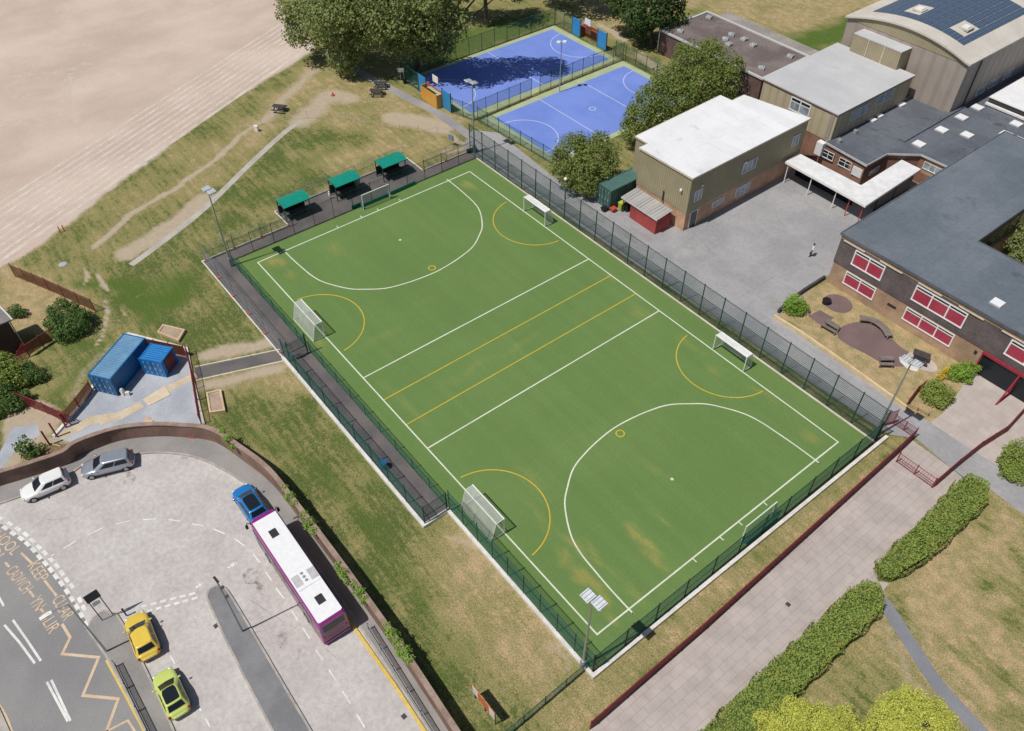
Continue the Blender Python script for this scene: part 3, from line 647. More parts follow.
# rubber play surfaces
mb = MB(); c0 = at(838, 303.5); mb.flat([(c0[0] + 1.45 * math.cos(t * PI / 12), c0[1] + 1.35 * math.sin(t * PI / 12)) for t in range(24)], .012)
mb.flat(pts([(808, 316), (820, 310), (834, 318), (822, 326)]), .008)
mb.flat(pts(catmull([(836, 330), (848, 324), (862, 322), (880, 326), (893, 340), (905, 350), (918, 357), (908, 366), (892, 366), (880, 362), (866, 354), (850, 346), (838, 338)], 3)), .016)
struct(mb, 'rubber_play_surface', M['rubber'], 'plum coloured rubber surfacing in the dry garden')
sheet('table_base', [tuple(Vector(at(922, 362)) + Vector((1.5 * math.cos(t * PI / 10), .95 * math.sin(t * PI / 10)))) for t in range(20)], .020, 'slab', 'pale concrete oval under the picnic table')
# compound yard
sheet('compound_yard', pts([(52, 438), (67, 425), (95, 385), (127, 333), (187, 350), (201, 426), (155, 424), (112, 430), (72, 442)]), .012, 'gravel', 'blue grey gravel yard around the two containers')
mb = MB(); mb.strip(pts([(60, 437), (92, 420), (120, 416), (142, 404)]), .95, .018); mb.strip(pts([(166, 390), (196, 375)]), .8, .018); mb.strip(pts([(100, 424), (128, 412)]), .5, .022)
struct(mb, 'sand_track', M['sand'], 'sandy boarded track across the gravel yard')
mb = MB(); mb.strip(pts([(54, 437), (62, 428), (82, 404), (94, 386)]), .28, 0, h=.18); mb.strip(pts([(128, 334), (187, 349), (194, 384), (204, 425)]), .22, 0, h=.16)
struct(mb, 'compound_kerb', M['white_concrete'], 'pale concrete kerb around the gravel yard')
sheet('yard_soil', pts([(35, 462), (52, 446), (74, 443), (112, 431), (150, 426), (120, 436), (85, 447), (60, 462), (40, 478)]), .008, 'soil', 'bare brown soil behind the curved wall')
sheet('yard_concrete', pts([(0, 452), (12, 428), (38, 424), (40, 436), (22, 444), (0, 470)]), .010, 'gravel', 'grey hardstanding beside the yard gate')

# ------------------------------------------------------------------ car park, road, pavements
kerb = [(-40, 515), (0, 504), (23, 496), (50, 486), (68, 476), (86, 464), (110, 457), (141, 454), (164, 453), (194, 457), (218, 467), (240, 480), (262, 497), (300, 545), (343, 602), (385, 664), (430, 733), (470, 800)]
wall = [(-40, 500), (0, 486), (23, 479), (48, 471), (70, 463), (84, 453), (122, 440), (157, 436), (187, 437), (217, 442), (247, 462), (274, 484), (298, 514), (330, 556), (362, 600), (405, 661), (452, 733), (496, 800)]
KP, WP = catmull(pts(kerb), 4), catmull(pts(wall), 4)
sheet('car_park', KP + pts([(300, 860), (-60, 860), (-60, 520)]), .010, 'concrete_lot', 'pale worn turning circle and car park')
mb = MB(); mb.prism(KP + WP[::-1], 0, .11); struct(mb, 'pavement', M['pavement'], 'grey pavement curving between the car park and the brick wall')
mb = MB(); mb.strip(KP, .16, 0, h=.122); struct(mb, 'pavement_kerb', M['kerb'], 'stone kerb of the curving pavement')
roadedge = [(-40, 505), (0, 523), (20, 537), (38, 553), (55, 574), (72, 598), (90, 628), (107, 656), (126, 692), (147, 733), (170, 790)]
RP = catmull(pts(roadedge), 4)
sheet('road', RP + pts([(120, 900), (-120, 900), (-120, 560)]), .014, 'asphalt', 'grey asphalt road along the edge of the car park')
isl = [(88, 630), (93, 618), (104, 611), (117, 615), (124, 626), (147, 672), (170, 722), (196, 780), (172, 790), (147, 733), (126, 692), (107, 657)]
mb = MB(); mb.prism(pts(isl), 0, .11); struct(mb, 'pavement_island', M['pavement'], 'grey pavement island between the road and the parked cars')
mb = MB(); mb.strip(pts(isl), .14, 0, True, h=.121); struct(mb, 'island_kerb', M['kerb'], 'stone kerb of the pavement island')
isl2 = catmull([(207, 598), (209, 591), (216, 586), (224, 588), (232, 598), (262, 648), (290, 696), (313, 735), (340, 785)], 3) + [(312, 800), (274, 733), (246, 680), (222, 632)]
mb = MB(); mb.prism(pts(isl2), 0, .11); struct(mb, 'traffic_island', M['island'], 'long dark tarmac island with a rounded end')
mb = MB(); mb.strip(pts(isl2), .15, 0, True, h=.121); struct(mb, 'traffic_island_kerb', M['kerb'], 'stone kerb of the long dark island')
mb = MB(); mb.prism(pts([(-60, 620), (0, 708), (12, 735), (40, 800), (-60, 800)]), 0, .11); struct(mb, 'far_pavement', M['kerb'], 'pavement corner at the far side of the road')
# markings
Z1, Z2 = .020, .024
def dash(mb, a, b, wd, z=Z1): mb.strip([at(*a), at(*b)], wd, z)
mb = MB()
for P, wd in (([(0, 518), (10, 524), (18, 529), (26, 534.5), (32.5, 540.5), (39, 547), (45, 553), (51, 559.5), (57, 566), (62, 573), (67, 580), (72, 586), (80, 600), (84, 608)], .27),
              ([(-3, 523.5), (5, 528), (13, 533.5), (21, 538.5), (27.5, 544), (33.5, 550), (39.5, 557), (45.5, 563.5), (51, 570), (56, 576.5), (61.5, 583.5), (67, 591.5), (72, 599), (77, 607), (81.5, 615), (86, 624)], .29)):
    for i, p in enumerate(P):
        a, b_ = P[max(i - 1, 0)], P[min(i + 1, len(P) - 1)]; t = Vector((b_[0] - a[0], b_[1] - a[1])).normalized() * 2.9
        dash(mb, (p[0] - t.x, p[1] - t.y), (p[0] + t.x, p[1] + t.y), wd)
for (u0, v0), (u1, v1) in (((140, 607), (198, 592.5)), ((146, 611.7), (200, 597))):
    for i in range(6):
        t = (i + .1) / 6; s = (i + .72) / 6
        dash(mb, (u0 + (u1 - u0) * t, v0 + (v1 - v0) * t), (u0 + (u1 - u0) * s, v0 + (v1 - v0) * s), .2)
lane = [((48, 558), (55, 554)), ((63.3, 549), (76, 541)), ((88, 535), (103, 528)), ((116, 524.4), (130, 520.4)), ((143, 519.7), (156.5, 519)), ((168.7, 519.7), (180.5, 521.3)), ((192, 524), (204, 526)), ((213.3, 529), (225, 534)), ((235, 539), (244.6, 546)), ((253, 554), (260, 562.5)), ((265.7, 572), (271.5, 580.6)), ((276, 588), (284.5, 599)), ((291.5, 610.6), (298, 620.5)), ((303, 628), (310, 639)), ((316, 650), (323, 660)), ((329, 670), (336.5, 681)), ((342.4, 691), (350.6, 703.6)), ((357, 714.6), (364.7, 727.5)), ((170, 655.5), (175, 664)), ((198, 705), (201, 711)), ((206, 719), (210, 727))]
for a, b_ in lane: dash(mb, a, b_, .1)
for P in ([(13, 620), (27, 640), (41, 661)], [(4.5, 625), (20, 643), (35, 663.5)], [(47, 682), (68, 721.5)], [(51.4, 680), (70.5, 721)], [(-4, 592), (4, 606)]): mb.strip(pts(P), .16, Z2)
struct(mb, 'white_road_markings', M['sheet_white'], 'white give way dashes, lane dashes and centre lines')
mb = MB()
mb.strip(pts([(62, 624), (64, 627), (70.3, 637.6), (62.3, 654), (98.8, 657.5), (83, 695.5), (118.5, 699), (106, 733), (112, 760)]), .2, Z2)
mb.strip(pts([(100, 735), (128, 720.5), (136, 733)]), .14, Z2)
mb.strip(pts([(-8, 694), (0, 706), (6, 716), (12, 731), (18, 745)]), .16, Z2)
struct(mb, 'orange_zigzag_marking', M['road_orange'], 'faded orange zigzag line on the road')
mb = MB()
mb.strip(pts([(107, 660), (126, 695), (146, 733), (160, 760)]), .24, .026)
mb.strip(pts([(262, 500), (300, 552), (338, 604), (359, 635), (394, 685), (428, 737), (450, 770)]), .24, .126)
struct(mb, 'yellow_kerb_lines', M['road_yellow'], 'yellow line along the kerbs')
def road_text(words, z=Z2):
    """each word: text, start pixel, end pixel, letter height in metres"""
    mbt = MB()
    for txt, a, b_, h in words:
        cu = bpy.data.curves.new('t', 'FONT'); cu.body = txt; cu.offset = .0; ob = bpy.data.objects.new('t', cu); COL.objects.link(ob)
        bpy.context.view_layer.update()
        me = bpy.data.meshes.new_from_object(ob.evaluated_get(bpy.context.evaluated_depsgraph_get()))
        v = np.array([p.co[:] for p in me.vertices]); x0, x1, y0, y1 = v[:, 0].min(), v[:, 0].max(), v[:, 1].min(), v[:, 1].max()
        A, B = Vector(at(*a)), Vector(at(*b_)); d = B - A; n_ = Vector((-d.y, d.x)).normalized()
        vs = []
        for p in v:
            q = A + d * ((p[0] - x0) / (x1 - x0)) + n_ * (((p[1] - y0) / max(y1 - y0, .4) - .5) * h); vs.append((q.x, q.y, z))
        mbt.add(vs, [tuple(f.vertices) for f in me.polygons])
        bpy.data.objects.remove(ob); bpy.data.curves.remove(cu); bpy.data.meshes.remove(me)
    return mbt
mbt = road_text([('SCHOOL', (-11, 526), (17, 552), .86), ('KEEP', (33, 563), (44, 580), .86), ('CLEAR', (57.5, 597), (69.5, 618), .86),
                 ('YSGOL', (-22, 535), (2, 560), .86), ('CADWCH', (11, 568.5), (28.5, 590.5), .86), ('YN', (35, 598.5), (41, 608), .86), ('GLIR', (44.5, 613), (55, 631), .86)])
for a, b_ in (((21.2, 553), (32.2, 563.4)), ((44.5, 580.3), (56.8, 596)), ((5.1, 562.5), (9.6, 567)), ((29.4, 591), (34.2, 597)), ((40, 608), (43.5, 612))): mbt.strip([at(*a), at(*b_)], .17, Z2)
struct(mbt, 'road_lettering', M['road_orange'], 'orange road lettering in two languages, SCHOOL KEEP CLEAR and CADWCH YN GLIR')
# drain covers, stains
mb = MB()
for u, v in ((404, 716.5), (216, 626), (788, 604.5)):
    x, y = at(u, v); mb.cbox((x, y, .02), (.34, .3, .02), .1)
struct(mb, 'drain_covers', M['manhole'], 'small square iron drain covers')
k = NT('oil_stain'); k.color((.1, .085, .075, 1)); k.b.inputs['Roughness'].default_value = .85
t_ = k.n.new('ShaderNodeBsdfTransparent'); m_ = k.n.new('ShaderNodeMixShader'); k.L(k.ramp(k.noise(1.6, 6, .75), .46, .7, 0, .42), m_.inputs[0]); k.L(t_.outputs[0], m_.inputs[1]); k.L(k.b.outputs[0], m_.inputs[2]); k.L(m_.outputs[0], k.out.inputs[0]); M['oil'] = k.m
mb = MB()
for u, v, rx, ry in ((128, 478, .9, .55), (252, 576, .8, .7), (262, 592, 1.2, .35), (185, 457, .5, .3), (300, 655, .5, .4), (282, 640, .7, .5)):
    x, y = at(u, v); mb.flat([(x + rx * math.cos(t * PI / 8) * (.8 + .3 * rng.random()), y + ry * math.sin(t * PI / 8) * (.8 + .3 * rng.random())) for t in range(16)], .016)
struct(mb, 'oil_stains', M['oil'], 'dark blotchy oil stains on the car park')

# ------------------------------------------------------------------ blue courts
C1 = [(-51.2, 20.6), (-36.3, 21.6), (-37.0, 48.4), (-51.4, 48.5)]
C2 = [(-35.5, 22.3), (-21.4, 23.2), (-21.6, 48.6), (-36.4, 48.6)]
for C, n in ((C1, 'court farther from the school'), (C2, 'court nearer the school')):
    sheet('court_margin', C, .012, 'court_green', 'pale green margin of the blue ' + n)
    xa, ya, xb, yb = max(C[0][0], C[3][0]) + .7, max(C[0][1], C[1][1]) + .8, min(C[1][0], C[2][0]) - .7, C[2][1] - 1.0
    sheet('court', [(xa, ya), (xb, ya), (xb, yb), (xa, yb)], .018, 'court_blue', 'blue painted ' + n)
    mb = MB(); cx_ = (xa + xb) / 2; cy_ = (ya + yb) / 2
    for f in (1 / 3, 2 / 3) if C is C2 else (.5,): mb.strip([(xa, ya + (yb - ya) * f), (xb, ya + (yb - ya) * f)], .11, .023)
    mb.strip([(cx_ + .42 * math.cos(t * PI / 10), cy_ + .42 * math.sin(t * PI / 10)) for t in range(20)], .12, .023, True)
    for yy, s in ((ya, 1), (yb, -1)): mb.strip([(cx_ + 4.4 * math.cos(t * PI / 20), yy + s * 4.4 * math.sin(t * PI / 20)) for t in range(21)], .11, .023)
    struct(mb, 'court_markings', M['court_white'], 'white lines on the blue ' + n)

# repairs, joints and scuffs of the hard surfaces
k = NT('tarmac_joint'); k.color((.16, .155, .15, 1)); k.b.inputs['Roughness'].default_value = .95
t_ = k.n.new('ShaderNodeBsdfTransparent'); m_ = k.n.new('ShaderNodeMixShader'); k.L(k.ramp(k.noise(.9, 5, .75), .42, .7, 0, .4), m_.inputs[0]); k.L(t_.outputs[0], m_.inputs[1]); k.L(k.b.outputs[0], m_.inputs[2]); k.L(m_.outputs[0], k.out.inputs[0]); M['joint'] = k.m
def wander(P, amp=.12):
    q = catmull(pts(P), 6); return [(x + rng.normal() * amp * .3, y + rng.normal() * amp * .3) for x, y in q]
mb = MB()
for P in ([(150, 606), (195, 578), (245, 556)], [(250, 600), (330, 652), (380, 700)], [(230, 640), (290, 625), (330, 640)], [(20, 512), (60, 520), (100, 500)]): mb.strip(wander(P), .05, .017)
for P in ([(690, 238), (722, 222), (742, 212)], [(694, 233), (716, 246), (700, 252)], [(770, 214), (800, 222), (840, 232)], [(640, 245), (672, 258), (690, 270)], [(735, 300), (760, 285), (800, 262)]): mb.strip(wander(P), .06, .022)
struct(mb, 'surface_joints', M['joint'], 'thin dark joints and cracks in the tarmac')
mb = MB()
for P, z in (([(560, 205), (600, 222), (640, 246), (655, 240), (612, 214), (580, 200)], .020), ([(672, 240), (700, 262), (716, 256), (694, 232)], .020), ([(760, 300), (778, 312), (800, 292), (786, 284)], .020)): mb.flat(pts(P), z)
k = NT('pale_tarmac_repair'); k.color(k.mix(k.noise(.8, 5, .7), (.40, .38, .35), (.50, .47, .43))); k.b.inputs['Roughness'].default_value = .95
t_ = k.n.new('ShaderNodeBsdfTransparent'); m_ = k.n.new('ShaderNodeMixShader'); k.L(k.ramp(k.noise(.45, 5, .7), .42, .72, 0, .5), m_.inputs[0]); k.L(t_.outputs[0], m_.inputs[1]); k.L(k.b.outputs[0], m_.inputs[2]); k.L(m_.outputs[0], k.out.inputs[0])
struct(mb, 'pale_repairs', k.m, 'pale worn repairs in the playground tarmac')
mb = MB()
for u, v, r_ in ((233, 565, .2), (200, 585, .17), (229, 567.5, .12), (197, 587, .12), (202, 583.5, .1), (236, 563.5, .1)):
    x, y = at(u, v); mb.flat([(x + r_ * math.cos(t * PI / 6) * (.6 + .6 * rng.random()), y + r_ * math.sin(t * PI / 6) * (.6 + .6 * rng.random())) for t in range(12)], .024)
struct(mb, 'paint_splashes', M['sheet_white'], 'small white paint splashes on the ground')
# ------------------------------------------------------------------ fences
def fence(name, label, cat, P, h, step, post_mat, mesh_mat, post_r=.04, rails=(), group=None, base=0.0, caps=None, square=False, veil_h=None, kind=None):
    kind = kind or ('bars' if 'railing' in name else 'mesh')
    """posts, one see-through infill and rails along a world polyline P"""
    root = thing(name, label, cat, (P[0][0], P[0][1], 0), group)
    for i in range(len(P) - 1):
        a, b = P[i], P[i + 1]; L_ = dist(a, b); n = max(1, round(L_ / step))
        inf = MB(); lo = rails[0] if rails else .05
        if kind == 'mesh': inf.wires(a, b, base + .05, base + (veil_h or h), .05, .19, .0032, 0, .0016, .02) if h > 3 else inf.wires(a, b, base + .05, base + (veil_h or h), .05, .2, .0045, .009, .0022)
        elif kind == 'thin': inf.wires(a, b, base + .05, base + h, .1, .3, .004)
        elif kind == 'bars': inf.wires(a, b, base + lo, base + rails[-1], .105, 0, .0135)
        elif kind == 'dense': inf.wires(a, b, base + lo, base + rails[-1], .075, 0, .019)
        for z in rails: inf.tube((a[0], a[1], base + z), (b[0], b[1], base + z), .006 if kind == 'wire' else post_r * (.55 if kind in ('mesh', 'thin') else .8), None, 6)
        if kind != 'wire' or rails: inf.build({'mesh': 'mesh_panel', 'thin': 'mesh_panel', 'wire': 'wire_strand'}.get(kind, 'railing_panel'), mesh_mat, root)
        for k_ in range(n + 1):
            if k_ == 0 and i > 0: continue
            p = lerp(a, b, k_ / n); m = MB()
            if square: m.cbox((p[0], p[1], base / 1 + (h + .06) / 2), (post_r * 1.8, post_r * 1.8, h + .06), ang(a, b))
            else: m.tube((p[0], p[1], 0), (p[0], p[1], base + h + .06), post_r, None, 8)
            m.cbox((p[0], p[1], base + h + .07), (post_r * 2.2, post_r * 2.2, .03), ang(a, b)); m.build('post', post_mat, root)
    return root
gs, dg = M['green_steel'], M['dark_green_steel']
dg2 = plain('deep_green_fence_post', (.012, .06, .05, 1), .5); M['dark_mesh'] = plain('deep_green_weldmesh', (.010, .06, .05, 1), .6)
fence('mesh_fence', 'tall green mesh fence between the turf pitch and the playground', 'fence', [(-29.9, 16.5), (28.5, 16.55)], 3.95, 2.52, dg2, M['dark_mesh'], .055, (.08, 1.2, 2.4, 3.92))
fence('mesh_fence', 'green mesh fence behind the shooting arc end by the maroon railing', 'fence', [(28.42, 16.5), (28.4, 4.4), (28.4, -1.0), (28.4, -16.0)], 2.5, 2.9, dg, M['green_mesh'], .04, (.08, 1.1, 2.45), square=True)
fence('mesh_fence', 'green mesh fence on white edging beside the lawn, running past the near corner floodlight', 'fence', [(11.6, -16.12), (28.4, -16.12)], 2.7, 1.9, dg, M['green_mesh'], .04, (.08, 1.2, 2.65))
fence('mesh_fence', 'outer green fence of the dark walkway with white edging along the lawn', 'fence', [(-11.8, -18.42), (11.5, -18.42), (11.5, -16.3)], 2.5, 2.5, dg, M['green_mesh'], .04, (.08, 1.2, 2.45))
fence('mesh_fence', 'inner green fence between the dark walkway and the turf', 'fence', [(-28.55, -16.12), (11.3, -16.12)], 1.35, 2.5, gs, M['green_mesh_dense'], .035, (.08, .7, 1.3))
fence('mesh_fence', 'thin see-through fence in front of the three green shelters', 'fence', [(-28.6, -15.9), (-28.6, 16.3)], 2.5, 2.45, dg, M['low_mesh'], .032, (.08, 2.45), kind='thin')
# panels stiffening the gate gap between the two walkway fences
g = thing('gate', 'green mesh gate across the dark walkway beside the lawn path', 'gate', (-11.9, -18.3, 0))
for y in (-18.2, -16.35):
    m = MB(); m.tube((-11.2, y, 0), (-11.2, y, 2.6), .06); m.build('post', dg, g)
m = MB(); m.wires((-11.2, -18.15), (-11.2, -16.4), .1, 2.2, .05, .2, .0047, .008); [m.tube((-11.2, -18.15, z), (-11.2, -16.4, z), .035) for z in (.12, 1.1, 2.2)]; m.build('mesh_panel', M['green_mesh'], g)
# low green fence from the near corner across the lawn
P = pts([(586, 669), (524, 722), (500, 742)])
fence('mesh_fence', 'low dark green fence crossing the lawn from the near corner of the pitch', 'fence', P, 1.1, 1.6, gs, M['green_mesh'], .035, (.1, 1.05))
# court fences
yA0, yA1 = 24.0, 48.8
fence('mesh_fence', 'green fence behind the far blue court under the trees', 'fence', [(-51.4, 20.4), (-51.6, 48.8)], 2.6, 2.4, gs, M['green_mesh'], .04, (.1, 2.55))
fence('mesh_fence', 'green fence of the far blue court beside its orange goal', 'fence', [(-51.4, 20.4), (-47.1, 20.35)], 2.6, 1.8, gs, M['green_mesh'], .04, (.1, 2.55))
fence('mesh_fence', 'short green fence at the near corner of the far blue court', 'fence', [(-39.2, 20.5), (-35.9, 21.5)], 2.2, 2.0, gs, M['green_mesh_dense'], .04, (.1, 2.1))
fence('mesh_fence', 'green fence at the top corner of the far blue court by the tall trees', 'fence', [(-51.4, 48.8), (-47.4, 48.8)], 2.6, 2.0, gs, M['green_mesh'], .04, (.1, 2.55))
fence('mesh_fence', 'low green fence between the two blue courts', 'fence', [(-35.9, 21.6), (-36.2, 31.5)], 2.6, 1.9, dg, M['green_mesh'], .035, (.1, 1.2, 2.55))
fence('mesh_fence', 'low green fence between the two blue courts, on the far side of the gap', 'fence', [(-36.2, 33.0), (-36.3, 48.8)], 2.6, 1.9, dg, M['green_mesh'], .035, (.1, 1.2, 2.55))
fence('mesh_fence', 'green fence of the nearer blue court along the tarmac path', 'fence', [(-35.6, 21.9), (-21.2, 22.9)], 2.0, 2.1, gs, M['green_mesh_dense'], .04, (.1, 1.9))
fence('mesh_fence', 'green fence at the far end of the nearer blue court by the brown brick block', 'fence', [(-38.0, 48.9), (-21.3, 49.0)], 2.2, 2.1, dg, M['green_mesh_dense'], .04, (.1, 2.1))
# school railings in maroon
mr = M['maroon']
fence('railing_fence', 'long low maroon railing along the paved path', 'railing', pts([(590, 729), (700, 633), (800, 542), (894, 456), (913, 438)]), 1.3, 2.4, mr, M['maroon_bars'], .042, (.12, .7, 1.27), kind='dense')
fence('railing_fence', 'pinkish thin railing closing the grass strip at the far corner of the pitch', 'railing', pts([(893, 424), (913, 437.5)]), 1.2, 1.0, mr, M['pink_bars'], .03, (.12, 1.15))
fence('railing_fence', 'short maroon railing at the foot of the far corner floodlight', 'railing', pts([(878, 428), (892, 424)]), 1.9, .8, mr, M['pink_bars'], .03, (.12, 1.85))
fence('railing_fence', 'bent maroon railing between the tarmac crossing and the plaza', 'railing', pts([(932, 488), (955, 468), (977, 450.5), (1003, 434), (1030, 404), (1060, 372)]), 1.15, 1.9, mr, M['maroon_bars'], .035, (.12, 1.12), kind='dense')
fence('railing_fence', 'maroon railing around the end of the dry garden', 'railing', pts([(906, 406), (915, 394), (923, 388)]), 1.0, .9, mr, M['maroon_bars'], .03, (.1, .95))
fence('railing_fence', 'low maroon rail edging the round bush by the plaza', 'railing', pts([(906, 406), (928, 416)]), .35, 1.2, mr, M['maroon_bars'], .03, (.3,))
g = thing('double_gate', 'open barred maroon gate across the paved path', 'gate', at3(895, 463))
a, b = at(896, 462), at(931.5, 487.5)
m = MB(); [m.tube((*a, z), (*b, z), .03) for z in (.15, .65, 1.15)]
for i in range(15):
    p = lerp(a, b, i / 14); m.tube((*p, .15), (*p, 1.15), .012, None, 5)
m.build('gate_frame', mr, g)
for p in (a, lerp(a, b, .5), b):
    m = MB(); m.tube((*p, 0), (*p, 1.3), .05); m.build('post', mr, g)
fence('railing_fence', 'rusty brown railing above the straw coloured grass at the left edge', 'railing', pts([(16, 277), (50, 291), (96, 312)]), 1.7, 1.9, mr, M['brown_bars'], .04, (.15, 1.65), kind='bars')
fence('railing_fence', 'maroon railing between the left bushes and the compound yard gate', 'railing', pts([(-6, 392), (22, 404), (48, 414), (71, 425)]), 1.5, 1.3, mr, M['maroon_bars'], .04, (.15, 1.45))
fence('railing_fence', 'brown railing behind the two blue containers', 'railing', pts([(128, 345), (158, 351), (187, 357)]), 1.45, 1.6, mr, M['brown_bars'], .04, (.15, 1.4), kind='dense')
fence('railing_fence', 'brown railing on the bank beside the long blue container', 'railing', pts([(66, 424), (80, 408), (93, 391)]), 1.3, 1.5, mr, M['brown_bars'], .04, (.15, 1.25), kind='dense')
fence('railing_fence', 'straight maroon railing on the pale kerb by the lawn path', 'railing', pts([(188, 354), (194, 378), (202, 425)]), 1.4, 1.6, mr, M['maroon_bars'], .035, (.15, 1.35))
for (b_, t_), lab in ((((66.5, 427.5), (59, 408)), 'maroon gate post nearest the brown bank railing'), (((57.5, 437), (49.5, 415)), 'middle one of the three leaning looking maroon gate posts'), (((50, 445), (41, 423)), 'maroon gate post nearest the small tree and the brick wall')):
    x, y = at(*b_); m = MB(); m.cbox((x, y, .9), (.12, .12, 1.8), .4); m.cbox((x, y, 1.82), (.15, .15, .04), .4)
    tag(m.build('gate_post', mr), lab, 'gate post', 'posts of the yard gate')
fence('railing_fence', 'maroon railing at the foot of the dark house wall', 'railing', pts([(18, 367), (26, 353), (34, 346)]), 1.1, .8, mr, M['maroon_bars'], .035, (.1, 1.05))
fence('board_fence', 'brown board fence in the shade of the dark house', 'fence', pts([(30, 357), (58, 338)]), 1.5, 1.5, mr, M['brown_bars'], .05, (.3, 1.45), kind='dense')
# thin post and wire fence
fence('wire_fence', 'thin post and wire fence crossing the dry lawn', 'fence', pts([(238, 130), (285, 120), (330, 117), (362, 124), (400, 131), (456, 136)]), 1.0, 2.6, M['grey_metal'], M['grey_metal'], .022, (.4, .7, .98), kind='wire')
# temporary fence panels with red feet
def temp_panel(first=[None]):
    t = thing('temporary_fence_panel', 'x', 'fence panel', (0, 0, 0), 'temporary mesh fence panels with red feet', True)
    m = MB(); [m.tube((0, 0, z), (3.3, 0, z), .02, None, 6) for z in (.15, 1.1, 1.95)]; [m.tube((x, 0, .05), (x, 0, 2.0), .022, None, 6) for x in (0, 3.3)]; m.build('frame', M['galv'], t)
    m = MB(); m.wires((0, 0), (3.3, 0), .15, 1.95, .12, .3, .0035); m.build('mesh', M['grey_mesh'], t)
    for x in (0, 3.3):
        m = MB(); m.cbox((x, 0, .06), (.2, .5, .12)); m.build('foot', M['dull_red'], t)
    return t
tp = temp_panel(); first = True
for (a, b, n, labs) in (((-30.2, -18.2), (-12.6, -18.25), 5, ['temporary mesh panel at the corner of the walkway nearest the sports field', 'second temporary mesh panel along the lawn side of the walkway', 'middle temporary mesh panel along the lawn side of the walkway', 'temporary mesh panel one short of the walkway gate', 'temporary mesh panel right beside the walkway gate']),
                        ((-30.3, -18.1), (-30.3, -8.4), 3, ['temporary mesh panel on the shelter side of the walkway corner', 'temporary mesh panel midway between the walkway corner and the shelters', 'temporary mesh panel beside the nearest green shelter']),
                        ((-33.65, -7.9), (-33.65, 9.3), 5, ['temporary mesh panel behind the leftmost green shelter', 'temporary mesh panel behind the gap left of the middle shelter', 'temporary mesh panel behind the middle green shelter', 'temporary mesh panel behind the gap right of the middle shelter', 'temporary mesh panel behind the rightmost green shelter']),
                        ((-30.3, 9.8), (-30.3, 16.6), 2, ['temporary mesh panel just past the rightmost green shelter', 'temporary mesh panel near the far floodlight and blue courts'])):
    for i in range(n):
        place(tp, first, lerp(a, b, i / n), ang(a, b), labs[i]); first = False

# ------------------------------------------------------------------ goals
def side_goal(w_, sgn, dense):
    """posts on the line y=0, net running back towards +y"""
    t = thing('football_goal', 'x', 'goal', (0, 0, 0), 'white goals on the two long sides of the pitch', True); h, dt, db = 1.95, .75, 1.25
    m = MB(); r = .05
    m.tube((-w_ / 2, 0, 0), (-w_ / 2, 0, h), r); m.tube((w_ / 2, 0, 0), (w_ / 2, 0, h), r); m.tube((-w_ / 2 - r, 0, h), (w_ / 2 + r, 0, h), r); m.build('goal_frame', M['white_metal'], t)
    m = MB(); r = .025
    for x in (-w_ / 2, w_ / 2):
        m.path([(x, 0, h), (x, dt, h), (x, db, .05), (x, 0, .05)], r)
    m.tube((-w_ / 2, dt, h), (w_ / 2, dt, h), r); m.tube((-w_ / 2, db, .05), (w_ / 2, db, .05), r); m.build('net_support', M['white_metal'], t)
    m = MB(); n = 10
    mt_ = MB(); mt_.quad((-w_ / 2, .05, h), (w_ / 2, .05, h), (w_ / 2, dt, h), (-w_ / 2, dt, h)); mt_.build('top_net', M['white_net_dense'] if dense else M['white_net'], t)
    for i in range(n):
        x0, x1 = -w_ / 2 + w_ * i / n, -w_ / 2 + w_ * (i + 1) / n; s0, s1 = .1 * math.sin(PI * i / n), .1 * math.sin(PI * (i + 1) / n)
        m.quad((x0, dt, h), (x1, dt, h), (x1, (dt + db) / 2 + s1, h / 2), (x0, (dt + db) / 2 + s0, h / 2)); m.quad((x0, (dt + db) / 2 + s0, h / 2), (x1, (dt + db) / 2 + s1, h / 2), (x1, db, .05), (x0, db, .05))
    for x in (-w_ / 2, w_ / 2): m.quad((x, 0, .05), (x, db, .05), (x, dt, h), (x, 0, h))
    m.build('net', M['white_net'], t)
    return t
p1 = side_goal(3.7, 1, True); place(p1, True, (14.2, HW, .03), 0, 'white goal with thick net across the playground side, nearer the classroom block')
place(p1, False, (-14.3, HW, .03), 0, 'white goal with thick net across the playground side, nearer the blue courts')
p2 = side_goal(4.0, -1, False); place(p2, True, (13.9, -HW, .03), PI, 'white goal with thin net on the lawn side, nearer the bus')
place(p2, False, (-14.2, -HW, .03), PI, 'white goal with thin net on the lawn side, nearer the shelters')
